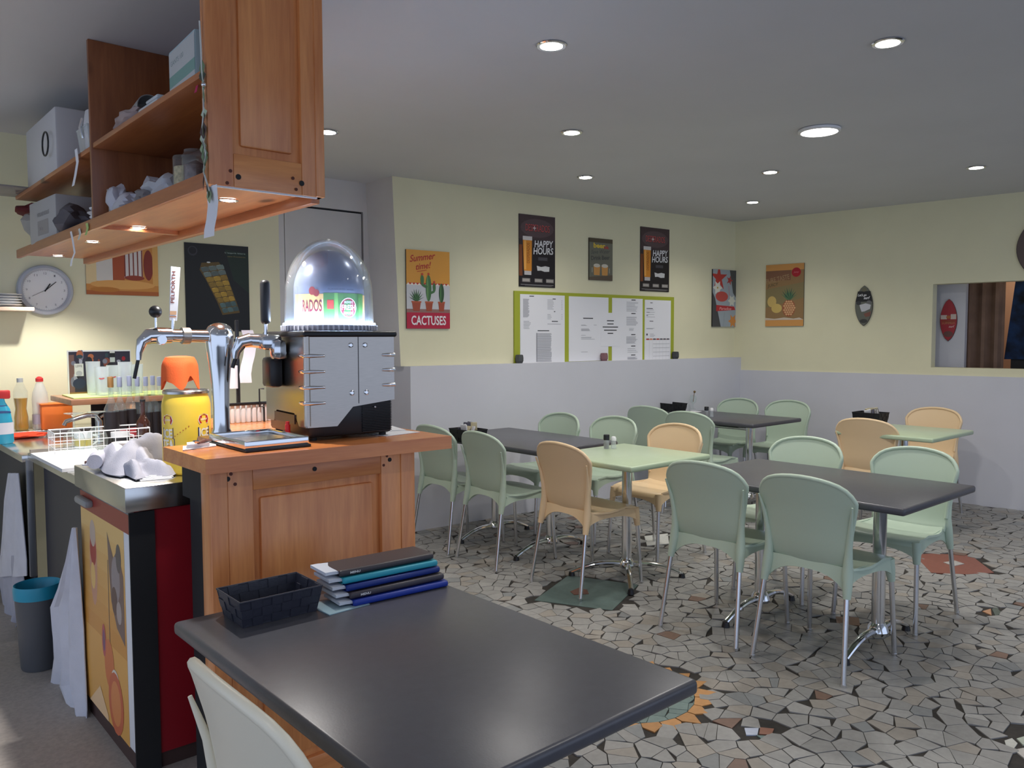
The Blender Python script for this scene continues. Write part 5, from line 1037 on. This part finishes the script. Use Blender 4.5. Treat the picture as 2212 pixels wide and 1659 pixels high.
# papers and garland on the cabinet
def strip(name, pts, X, wpx, m, label, cat):
    """a paper strip hanging in front of the shelf edge: pts = pixel positions of its centre line"""
    c0 = [ax(p[0], p[1], X) for p in pts]; grid = []
    for i, c in enumerate(c0):
        d = (c-CAM).dot(FW); h = wpx*d/FPX/2/.72; grid.append([(X+.004*math.sin(i*1.7)-.010*abs(u)*0, c.y+u*h, c.z) for u in (-1, 0, 1)])
    return one(name, G().sheet(grid, .0008), m, None, label, cat)
strip('paper_note', [(457, 402), (457, 440), (458, 470), (455, 495), (450, 512)], hx0-.014, 42, M_PAPER, 'long white paper note taped to the cabinet corner, curling at its foot', 'paper')
strip('paper_note', [(164, 322), (165, 350), (163, 380), (160, 402)], hx0-.010, 15, M_PAPER, 'narrow white paper note taped to the divider edge', 'paper')
strip('paper_note', [(153, 500), (155, 520), (162, 546), (157, 562), (152, 575)], hx0-.012, 10, M_PAPER, 'kinked white paper strip hanging below the lower shelf', 'paper')
strip('price_tag', [(187, 482), (187, 492), (186, 508)], hx0-.010, 12, mat('green tag', s2l((176, 200, 120)), .7), 'small green and white tag right of the kinked strip', 'tag')
strip('price_tag', [(171, 494), (171, 505), (170, 518)], hx0-.009, 11, mat('pale tag', s2l((206, 210, 200)), .7), 'small pale tag on the lower shelf edge below the divider', 'tag')
strip('pink_ribbon', [(424, 165), (424, 180), (423, 200)], hx0+.02, 10, mat('pink ribbon', s2l((190, 50, 96)), .7), 'pink ribbon hanging from the middle shelf by the end panel', 'ribbon')
t = thing('garland', 'green leafy ribbon garland hanging down the end panel edge', 'garland')
X = hx0-.022; c = [ax(px, py, X) for px, py in ((431, 45), (434, 100), (436, 150), (439, 180), (440, 240), (436, 290), (444, 330), (440, 372), (452, 412))]
mk('cord', G().tube([p for p in c], .0025, 6), mat('pale cord', (.6, .6, .55), .6), t)
rnd = random.Random(11)
for k in range(34):
    u = rnd.uniform(1.5, len(c)-1.02); i = int(u); p = c[i].lerp(c[i+1], u-i); a = rnd.uniform(0, 6.28); L_ = rnd.uniform(.025, .05); w_ = rnd.uniform(.011, .019); col = rnd.choice([(108, 126, 92), (150, 166, 128), (64, 70, 54), (176, 190, 160), (80, 62, 56)])
    g = G().sheet([[(p.x+s_*.004, p.y+math.cos(a)*s_*w_+.008*math.sin(a)*v, p.z-v*L_+.004*s_) for s_ in (-1+.9*abs(v-.5)*2, 0, 1-.9*abs(v-.5)*2)] for v in (0, .25, .5, .75, 1)], .0008); mk('leaf', g, mat('leaf %d' % col[0], s2l(col), .6), t)
c0 = ax(440, 183, X); mk('glass_bead', G().ball((X, c0.y, c0.z), .007), M_CHROME, t)
# ------------------------------------------------------------------ bar tops
FZ = .9705
def towel_heap(w_, d_, h_, seed):
    from mathutils import noise
    gr = []
    for i in range(29):
        row = []
        for j in range(25):
            u, v = -1+i/14, -1+j/12; e = max(0, 1-(abs(u)**3))*max(0, 1-abs(v)**3)
            n = noise.noise(Vector((u*1.6+seed, v*1.3, 0)))+.35*abs(noise.noise(Vector((u*2.6, v*2.0+seed, 2)))); z = .004+h_*e**.6*(.55+.65*n)
            row.append((u*w_*(1+.12*math.sin(3*v+seed)), v*d_*(1+.10*math.sin(4*u)), max(.003, z)))
        gr.append(row)
    return G().sheet(gr, .005)
t = thing('grey_towel', 'crumpled pale grey towel with a rolled end heaped on the stainless fridge top', 'towel', (.925, 3.15, FZ+.002), R(6))
mk('towel_heap', towel_heap(.14, .17, .125, 3.3), M_CLOTHG, t); o = mk('towel_fold', towel_heap(.07, .13, .085, 5.1), M_CLOTHG, t, (-.06, -.15, .0)); mk('rolled_end', G().tube([(.0, -.05, .035), (.0, 0, .037), (.01, .07, .035)], [.026, .030, .028], 18), M_CLOTHG, t, (-.13, .06, 0), R(-30))
for k in range(4):
    p = az(330, 1030, FZ); one('paper_napkin', G().box((0, 0, .0015), (.10-.004*k, .15, .0025), R(6*k)), M_PAPER, (p.x+.0+.003*k, p.y+.012*k, FZ+.003*k), ('white paper napkin at the very bottom of the stack on the fridge top', 'white paper napkin second from the bottom of the stack on the fridge top', 'white paper napkin second from the top of the stack on the fridge top', 'white paper napkin lying topmost of the stack on the fridge top')[k], 'napkin', R(-8), 'napkins stacked on the fridge top')
WZ = .918
B = [az(x, y, WZ+.014) for x, y in ((66, 979), (134, 1013), (230, 1002), (205, 966))]
one('cutting_board', G().prism([(p.x, p.y) for p in B], WZ, WZ+.014), mat('white cutting board', s2l((212, 212, 214)), .55, noise=.03, nscale=30), None, 'white cutting board on the low steel counter', 'board')
# white wire basket with glasses
ca, cb_, cc = az(82, 962, WZ), az(228, 955, WZ), az(76, 948, WZ)
bo = Vector((ca.x, ca.y, 0)); t = thing('wire_basket', 'white wire basket with upturned glasses on the low counter', 'basket', (.83, 4.06, WZ), R(-4)); LX, LY, LZ = .40, .19, .105
MW = mat('white wire', (.8, .8, .8), .35)
for z, r in ((.004, .002), (.035, .002), (.07, .002), (LZ, .0032)): mk('wire_hoop', G().tube([(0, 0, z), (LX, 0, z), (LX, LY, z), (0, LY, z)], r, 6, closed=True), MW, t)
for k in range(9): x = LX*k/8; mk('wire_upright', G().tube([(x, 0, LZ), (x, 0, .003), (x, LY, .003), (x, LY, LZ)], .0018, 6), MW, t)
for k in range(1, 4): y = LY*k/4; mk('wire_upright', G().tube([(0, y, LZ), (0, y, .003), (LX, y, .003), (LX, y, LZ)], .0018, 6), MW, t)
def wineglass(loc, label, up=False, s=1.0, grp=None):
    t = thing('wine_glass', label, 'glass', loc, 0, grp); prof = [(.030, 0), (.038, .02), (.040, .04), (.034, .065), (.018, .085), (.005, .092), (.0045, .135), (.010, .142), (.033, .148), (.034, .150), (.001, .1505)]
    if up: prof = [(.034, 0), (.033, .003), (.008, .008), (.0045, .015), (.0045, .06), (.012, .066), (.032, .085), (.040, .115), (.038, .145), (.033, .165)]
    mk('bowl_and_stem', G().lathe([(r*s, z*s) for r, z in prof], n=28, capb=False, capt=False), M_GLASS, t); return t
wineglass((.93, 4.15, WZ+.006), 'upturned stemmed glass at the left in the white wire basket', False, 1.2); wineglass((1.03, 4.16, WZ+.006), 'upturned stemmed glass in the middle of the white wire basket', False, 1.2)
for k, (x, lb) in enumerate(((1.12, 'white cup with dark band in the wire basket'), (.98, 'white cup with yellow crest in the wire basket'))):
    t = thing('cup', lb, 'cup', (x, 4.12 if k == 0 else 4.20, WZ+.006)); mk('cup_body', G().lathe([(.03, 0), (.038, .01), (.040, .08), (.037, .08), (.035, .012), (.001, .01)], n=28), M_WHITE, t); mk('cup_handle', G().tube([(.038, 0, .065), (.06, 0, .06), (.062, 0, .035), (.04, 0, .02)], .004, 8), M_WHITE, t); mk('cup_band', G().lathe([(.0385, .02), (.0405, .055)], n=28, capb=False, capt=False), M_BLACK if k == 0 else mat('crest yellow', s2l((196, 176, 80)), .4), t)
t = thing('sink_tap', 'chrome tap spout behind the white wire basket', 'tap', (1.16, 4.62, .9035)); mk('tap_spout', G().tube([(0, 0, 0), (0, 0, .11), (-.02, 0, .14), (-.06, 0, .145), (-.16, 0, .12), (-.17, 0, .10)], [.016, .014, .013, .012, .011, .011], 12), M_CHROME, t); mk('tap_lever', G().tube([(0, 0, .13), (.05, .02, .155)], .007, 8), M_CHROME, t)
# bottles of the big group
def bottle(loc, label, h, r, glass, fill=None, fh=.5, cap=None, band=None, lab=None, grp=None, neck=.3, collar=None):
    t = thing('bottle', label, 'bottle', loc, 0, grp); s = h
    prof = [(r*.85, 0), (r, .008), (r, s*(.92-neck)), (r*.92, s*(.97-neck)), (r*.5, s*(1.06-neck)), (r*.34, s*(1.12-neck)), (r*.32, s*.93), (r*.38, s*.94), (r*.38, s*.965), (r*.32, s*.97), (r*.32, s*.985)]
    mk('bottle_glass', G().lathe(prof, n=24, capt=False), glass, t)
    if fill: mk('liquid', G().lathe([(r*.8, .004), (r*.94, .012), (r*.94, s*fh), (.001, s*fh)], n=20), fill, t)
    if cap: mk('cap', G().lathe([(r*.37, s*.955), (r*.39, s*.96), (r*.39, s*1.0), (.001, s*1.0)], n=20), cap, t)
    if collar: mk('neck_foil', G().lathe([(r*.36, s*.84), (r*.40, s*.85), (r*.40, s*.985), (.001, s*.99)], n=20), collar, t)
    if lab: mk('label_wrap', G().lathe([(r+.0008, s*lab[1]), (r+.0008, s*lab[2])], n=24, capb=False, capt=False), lab[0], t)
    if band: mk('label_spot', G().lathe([(r+.0014, s*band[1]), (r+.0014, s*band[2])], n=24, capb=False, capt=False), band[0], t)
    return t
M_DK = mat('dark label', s2l((34, 26, 28)), .4); M_RED = mat('watermelon red', s2l((170, 54, 60)), .4, noise=.3, nscale=30); M_GOLD = mat('gold foil', s2l((196, 148, 92)), .3, .6); M_NB = mat('frosted neck band', s2l((150, 156, 180)), .35)
M_BRG = mat('brown bottle glass', s2l((58, 30, 20)), .1, coat=.5)
# centre px, base y px, height px, and worktop z
BT = [(243, 967, 155, 'g', 'clear bottle with a gold neck foil, leftmost of the bottle group'), (262, 962, 150, 'w', 'clear bottle with watermelon label beside the gold necked one'), (283, 958, 148, 'w', 'clear bottle with dark label in the middle of the front row'), (300, 952, 140, 'n', 'clear bottle with a banded neck behind the brown bottle'),
      (318, 948, 136, 'n', 'clear bottle with a banded neck, third from the right of the group'), (333, 946, 136, 'n', 'clear bottle with a banded neck, second from the right of the group'), (347, 944, 132, 'n', 'clear bottle with a banded neck beside the orange cloth'), (270, 945, 140, 'n', 'clear bottle with a banded neck in the back row left')]
for k, (px, py, hp_, ty, lb) in enumerate(BT):
    p = az(px, py, WZ); 
    if p.y > 4.24: p = ax(px, py, p.x) if False else az(px, py, WZ)
    d = (p-CAM).dot(FW); h = hp_*d/FPX; zz = WZ if p.y < 4.24 else .9035; 
    if zz < WZ: p = az(px, py, .9035); h = hp_*((p-CAM).dot(FW))/FPX
    bottle((p.x, p.y, zz+.0005), lb, h, .030 if ty != 'g' else .034, M_GLASS, None, .4, None, (M_RED, .10, .24) if ty == 'w' else None, (M_DK, .05, .50) if ty != 'n' else (M_DK, .05, .42), 'bottles on the low steel counter', .42, M_GOLD if ty == 'g' else (M_NB if ty == 'n' else M_NB))
p = az(311, 968, WZ); bottle((p.x, p.y, WZ+.0005), 'small brown beer bottle with black cap in front of the clear bottles', .235, .031, M_BRG, None, .4, M_BLACK, None, None, 'bottles on the low steel counter', .42)
t = thing('paper_cup', 'white paper wrapped cup between the bottles and the yellow can', 'cup', (.965, 3.50, WZ)); mk('cup_body', G().lathe([(.034, 0), (.045, .11), (.043, .11), (.001, .10)], n=24), mat('off white paper', s2l((206, 196, 192)), .7), t)
one('square_plate', G().rbox((0, 0, .006), (.16, .16, .008), .004).rbox((0, 0, .003), (.09, .09, .006), .002), M_WHITE, (.96, 3.70, WZ), 'small square white plate left of the bottle group', 'plate', R(20))
one('dark_wooden_block', G().rbox((0, 0, .02), (.07, .10, .04), .004), mat('dark red wood', s2l((92, 44, 44)), .5), (.875, 3.52, WZ), 'dark red block in front of the clear bottles', 'block', R(12))
# glasses on the small shelf
for k, (px, hp_, lb) in enumerate(((203, 72, 'tall straight glass, leftmost on the lime mat'), (222, 62, 'straight glass with red mark, second from the left on the lime mat'), (247, 62, 'straight glass with red mark, third from the left on the lime mat'), (272, 70, 'tall straight glass, fourth from the left on the lime mat'), (296, 62, 'straight glass at the right end of the lime mat'))):
    Y = 4.72 if k % 2 else 4.80; p = ay(px, 860, Y); h = hp_*((p-CAM).dot(FW))/FPX; t = thing('beer_glass', lb, 'glass', (p.x, Y, shz), 0, 'glasses on the lime mat')
    mk('glass_wall', G().lathe([(.030, 0), (.031, .01), (.036, h), (.0345, h), (.029, .014), (.001, .012)], n=28), M_PET2, t)
    if k in (1, 2): A = Art(lambda x, y, o: ((.0355+o)*math.cos(math.radians(-108)+x/.035), (.0355+o)*math.sin(math.radians(-108)+x/.035), y)); A.ell(0, h*.62, .014, .008, (180, 40, 44), 14, 0, PI, 2*PI); A.done(t, 'red_mark')
# things at the back wall ledge
LZ_ = .9305
def back(px, Y=5.27): return ay(px, 905, Y)
p = back(46); t = thing('oil_bottle', 'waisted bottle half full of amber oil with grey cap at the bar wall', 'bottle', (p.x, 5.27, LZ_)); pr_ = [(.034, 0), (.038, .01), (.037, .07), (.029, .12), (.036, .18), (.036, .22), (.018, .265), (.014, .275)]
mk('bottle_glass', G().lathe(pr_, n=24), M_PET, t); mk('oil', G().lathe([(r*.93, z+.002) for r, z in pr_[:5]]+[(.001, .183)], n=24), mat('amber oil', s2l((186, 140, 40)), .15), t); mk('cap', G().lathe([(.016, .272), (.016, .295), (.001, .297)], n=20), mat('grey cap', (.4, .42, .42), .4), t)
p = back(88); t = thing('water_bottle', 'clear bottle with a red cap beside the oil bottle', 'bottle', (p.x, 5.27, LZ_)); mk('bottle_plastic', G().lathe([(.038, 0), (.042, .01), (.040, .09), (.042, .17), (.038, .21), (.018, .265), (.013, .275)], n=24), M_PET2, t); mk('cap', G().lathe([(.020, .272), (.020, .29), (.01, .30), (.001, .302)], n=20), mat('cap red', s2l((196, 46, 48)), .4), t); mk('label_wrap', G().lathe([(.0422, .03), (.0422, .085)], n=24, capb=False, capt=False), mat('grey label', s2l((170, 166, 176)), .5), t)
p = ay(2, 900, 4.9); t = thing('spray_bottle', 'turquoise cleaner bottle with a red trigger cut by the left picture edge', 'bottle', (p.x, 4.9, .9035)); mk('bottle_body', G().lathe([(.050, 0), (.056, .01), (.054, .10), (.042, .18), (.022, .215), (.018, .235)], n=28, T=Matrix.Diagonal((1, .6, 1, 1))), mat('turquoise liquid', s2l((50, 150, 180)), .25), t)
mk('trigger', G().rbox((.01, 0, .255), (.07, .025, .045), .008), mat('cap red', s2l((196, 46, 48)), .4), t); mk('label_wrap', G().lathe([(.0565, .05), (.0555, .11)], n=24, capb=False, capt=False, T=Matrix.Diagonal((1, .6, 1, 1))), mat('label white', s2l((206, 206, 214)), .5), t); mk('blue_top', G().lathe([(.046, .16), (.030, .20)], n=24, capb=False, capt=False, T=Matrix.Diagonal((1.02, .63, 1, 1))), mat('label blue', s2l((30, 60, 110)), .4), t)
p = back(124, 5.2); one('orange_crate', G().rbox((0, 0, .07), (.16, .11, .14), .006).rbox((0, 0, .143), (.168, .118, .01), .004), mat('orange plastic', s2l((226, 116, 44)), .5), (p.x, 5.25, LZ_), 'orange plastic box at the bar wall behind the wire basket', 'box')
for k, (px, py, sx_, sy_, lb) in enumerate(((18, 925, .07, .10, 'orange cloth lying on the sink counter at the left picture edge'), (52, 945, .10, .07, 'red orange cloth lying nearest on the sink counter'))):
    p = az(px, py, .9035); one('orange_rag', blob(sx_, sy_, .014, .4, 20+k), mat('orange rag %d' % k, s2l(((232, 112, 76), (214, 70, 40))[k]), .9), (p.x, p.y, .9035), lb, 'cloth')
# wall shelf with plates
p = ay(20, 668, 5.3); t = thing('plate_shelf', 'pale wall shelf at the left picture edge carrying plates', 'shelf', (p.x-.35, YR-.20, 1.615)); mk('shelf_board', G().rbox((.23, .10, 0), (.46, .20, .022), .003), mat('pale wood', s2l((206, 184, 164)), .5), t); mk('bracket', G().bx((.05, .19, -.12), (.07, .2, -.01)).bx((.05, .05, -.02), (.07, .2, -.011)), M_WHITE, t)
for k in range(5):
    one('plate', G().lathe([(.055, 0), (.06, .002), (.105, .012), (.106, .014), (.06, .006), (.001, .005)], n=36), M_WHITE, (p.x-.04, YR-.11, 1.6265+.0145*k), ('white plate lowest in the pile on the wall shelf', 'white plate second from the bottom on the wall shelf', 'white plate in the middle of the pile on the wall shelf', 'white plate second from the top on the wall shelf', 'white plate topmost on the wall shelf')[k], 'plate', 0, 'plates on the wall shelf')
# hanging towels and bin
def hang(pts, X, m, label, nf=5, amp=.012, name='hanging_towel', xs=None):
    """pts: list of (py, pxl, pxr) outline rows; towel hangs in the plane x = X"""
    gr = []
    for i, (py, l_, r_) in enumerate(pts):
        a, b = ax(l_, py, X), ax(r_, py, X); row = []
        for j in range(17):
            u = j/16; q = a.lerp(b, u); row.append((X+amp*min(1, i*.5+.3)*math.sin(u*nf*PI+i*.35), q.y, q.z))
        gr.append(row)
    return one(name, G().sheet(gr, .004), m, None, label, 'towel')
hang([(1022, 18, 40), (1080, 8, 44), (1150, 2, 48), (1210, -4, 52), (1245, -8, 52)], .745, M_CLOTHW, 'white towel hanging from the sink counter, upper layer', 4)
hang([(1200, -6, 46), (1260, -2, 54), (1310, 4, 58), (1350, 8, 40), (1388, 12, 22)], .755, M_CLOTHG, 'grey white towel hanging below the upper one at the left edge', 5)
hang([(1140, 158, 164), (1200, 148, 166), (1270, 128, 168), (1310, 110, 168), (1360, 114, 170), (1420, 120, 172), (1480, 112, 176), (1530, 145, 180), (1580, 165, 182)], .745, M_CLOTHW, 'long white towel hanging from the fridge handle', 6, .018)
pb = az(88, 1440, 0); t = thing('waste_bin', 'grey waste bin lined with a turquoise bag under the low counter', 'bin', (.732, 4.0, .0065))
pt = ax(90, 1270, .70); hb = .36
mk('bin_body', G().lathe([(.072, 0), (.076, .01), (.092, hb), (.089, hb), (.072, .012), (.001, .01)], n=28), mat('bin grey', s2l((84, 86, 90)), .5), t)
mk('bin_liner', G().lathe([(.088, hb-.03), (.094, hb-.045), (.096, hb-.005), (.092, hb+.012), (.086, hb+.004), (.08, hb-.08), (.02, hb-.2), (.001, hb-.2)], n=36, capb=False), mat('turquoise film', s2l((40, 150, 178)), .35), t)
# ------------------------------------------------------------------ things on the tables
M_WOV = mat('dark woven band', s2l((46, 48, 60)), .45, bump=.4, bscale=120); M_WOVB = mat('black woven band', s2l((24, 24, 28)), .6)
def woven(name, label, loc, rz, LX, LY, h, m, nb=7, flare=.012, fill=None):
    t = thing(name, label, 'basket', loc, rz)
    P0 = [(0, 0), (LX, 0), (LX, LY), (0, LY)]; P1 = [(-flare, -flare), (LX+flare, -flare), (LX+flare, LY+flare), (-flare, LY+flare)]
    mk('basket_floor', G().bx((0, 0, 0), (LX, LY, .004)), m, t)
    for s in range(4):
        a0, b0, a1, b1 = Vector(P0[s]), Vector(P0[(s+1) % 4]), Vector(P1[s]), Vector(P1[(s+1) % 4]); n = nb if (b0-a0).length > .15 else max(3, nb//2)
        out = Vector(((b0-a0).y, -(b0-a0).x)).normalized()
        for i in range(n):
            for j in range(3):
                o = .0018 if (i+j) % 2 else -.0006; u0, u1 = (i-.01)/n, (i+1.01)/n; v0, v1 = (j-.01)/3, (j+1.01)/3; q = []
                for u, v in ((u0, v0), (u1, v0), (u1, v1), (u0, v1)):
                    p = a0.lerp(b0, u).lerp(a1.lerp(b1, u), v); q.append((p.x+out.x*o, p.y+out.y*o, v*h))
                q2 = [(x-out.x*.003, y-out.y*.003, z) for x, y, z in q]; mk('woven_band', G().add(q+q2, [(0, 1, 2, 3), (7, 6, 5, 4), (0, 4, 5, 1), (1, 5, 6, 2), (2, 6, 7, 3), (3, 7, 4, 0)]), m, t)
    mk('basket_rim', G().tube([(x, y, h) for x, y in P1], .0028, 6, closed=True), m, t); return t
TZ = .7505
a = az(526, 1357, TZ); b = az(683, 1319, TZ); rz = math.atan2(b.y-a.y, b.x-a.x); L_ = (b-a).length
woven('woven_basket', 'long dark blue grey woven basket on the foreground table', (a.x, a.y, TZ), rz, L_, .125, .066, M_WOV, 8)
# folders
fa = az(765, 1312, TZ); fb = az(968, 1266, TZ); rz = math.atan2(fb.y-fa.y, fb.x-fa.x); LF = (fb-fa).length
cols = [((26, 54, 150), 'bright blue menu folder at the bottom of the pile, spine to the front'), ((62, 58, 66), 'charcoal menu folder second from the bottom'), ((18, 44, 120), 'dark blue menu folder in the middle of the pile'), ((44, 150, 170), 'turquoise menu folder second from the top of the pile'), ((60, 56, 60), 'charcoal menu folder on top of the pile')]
for k, (cc_, lb) in enumerate(cols):
    z = TZ+.0175*k; off = .012*k; t = thing('menu_folder', lb, 'folder', (fa.x-math.sin(rz)*off-.004*k, fa.y+math.cos(rz)*off, z), rz+R(.6*(k % 3-1)), 'menu folders on the foreground table'); m = mat('folder %d' % k, s2l(cc_), .4)
    mk('spine', G().rbox((LF/2, .006, .0085), (LF, .014, .0165), .006, 3), m, t)
    g = G(); gr = [[(x, y, .0145-.004*max(0, (y-.06)/.1)+(-.012*max(0, .05-x)/.05 if False else 0)) for y in (.008, .04, .08, .115)] for x in (0, LF*.33, LF*.66, LF)]
    mk('cover', g.sheet(gr, .0015), m, t); mk('cover', G().bx((0, .008, .0005), (LF, .113, .0022)), m, t)
    mk('pages', G().sheet([[(x, y, .009+(.003 if x < 0 else 0)) for y in (.012, .04, .075, .108)] for x in (-.035, -.015, .02, LF*.5, LF-.006)], .008), thin('page film %d' % k, (.72, .76, .84), .12, .75), t)
    if k in (1, 4): A = Art(lambda x, y, o: (x, -.0012-o, y)); A.text('MENU', LF*.10, .0055, LF*.10, .006, (220, 220, 220), .03); A.done(t, 'spine_print')
o = one('blue_plastic_sleeve', G().box((0, 0, .001), (.12, .11, .002)), thin('blue sleeve', (.45, .62, .70), .15, .5), (fa.x-.02, fa.y+.045, TZ), 'pale blue plastic sleeve sticking out under the menu folders', 'sleeve', rz+R(6)); o.location.z = TZ-.0003
def sachets(t, LX, LY, h, seed, n=9):
    rnd = random.Random(seed)
    for k in range(n): mk('sachet', G().rbox((0, 0, 0), (.012, .05, .07), .003, T=Matrix.Translation((LX*(.15+.75*k/n), LY*rnd.uniform(.35, .65), h*rnd.uniform(.8, 1.15))) @ Matrix.Rotation(rnd.uniform(-.5, .5), 4, 'Y') @ Matrix.Rotation(rnd.uniform(-1, 1), 4, 'Z')), mat('sachet %d' % (k % 3), s2l([(200, 200, 204), (70, 70, 84), (180, 170, 140)][k % 3]), .5), t)
p = az(988, 962, TZ); t = woven('condiment_basket', 'black basket of sachets on the slate table by the wainscot', (3.42, 4.37, TZ), R(0), .0+.13, .20, .085, M_WOVB, 5); 
q = az(1018, 955, TZ); t.location = (q.x-.06, q.y-.06, TZ); sachets(t, .13, .20, .085, 3)
q = az(1458, 889, TZ); t = woven('condiment_basket', 'dark basket on the slate table in the far corner', (q.x-.07, q.y-.04, TZ), R(-8), .15, .18, .075, M_WOVB, 5)
q = az(1868, 914, TZ); t = woven('condiment_basket', 'black basket of cutlery on the pale green table by the right wall', (q.x-.02, q.y-.12, TZ), R(0), .15, .20, .085, M_WOVB, 5); sachets(t, .15, .2, .08, 9)
for k in range(3): mk('fork', G().tube([(.02+.03*k, .03, .05), (.03+.03*k, .05, .12)], .004, 6), M_STEEL, t)
def shakers(px, py, la, lb_):
    q = az(px, py, TZ)
    t = thing('pepper_mill', la, 'shaker', (q.x, q.y, TZ)); mk('mill_glass', G().lathe([(.017, 0), (.018, .005), (.016, .045), (.015, .055)], n=20), M_PET2, t); mk('pepper', G().lathe([(.0145, .003), (.0145, .04), (.001, .041)], n=16), mat('peppercorns', s2l((60, 50, 44)), .8, noise=.4, nscale=200), t); mk('mill_cap', G().lathe([(.019, .055), (.019, .085), (.017, .088), (.001, .088)], n=20), M_BLACK, t)
    t = thing('salt_shaker', lb_, 'shaker', (q.x+.035, q.y-.028, TZ)); mk('shaker_glass', G().lathe([(.017, 0), (.018, .005), (.015, .05)], n=20), M_PET2, t); mk('shaker_cap', G().lathe([(.0165, .05), (.017, .066), (.012, .075), (.001, .077)], n=20), M_WHITE, t)
shakers(1310, 969, 'pepper mill with a black cap at the left corner of the pale green table', 'salt shaker with a white cap beside the mill on the pale green table')
shakers(1526, 900, 'pepper mill with a black cap on the far corner table', 'salt shaker beside the mill on the far corner table')
q = az(1497, 884, TZ); wineglass((q.x, q.y, TZ+.002), 'small stemmed glass with a brown topped stick on the far corner table', True, .8)
g_ = bpy.data.objects[[o.name for o in bpy.data.objects if o.name.startswith('wine_glass')][-1]]; mk('brown_stick', G().cyl((0, 0, .07), (.02, 0, .16), .003).ball((.022, 0, .165), .012, 12), mat('brown tuft', s2l((120, 96, 60)), .8), g_)
q = az(1500, 889, TZ); one('white_napkin', G().box((0, 0, .001), (.10, .10, .0015)), M_PAPER, (q.x, q.y-.01, TZ-.0001), 'white napkin under the small stemmed glass', 'napkin', R(20))
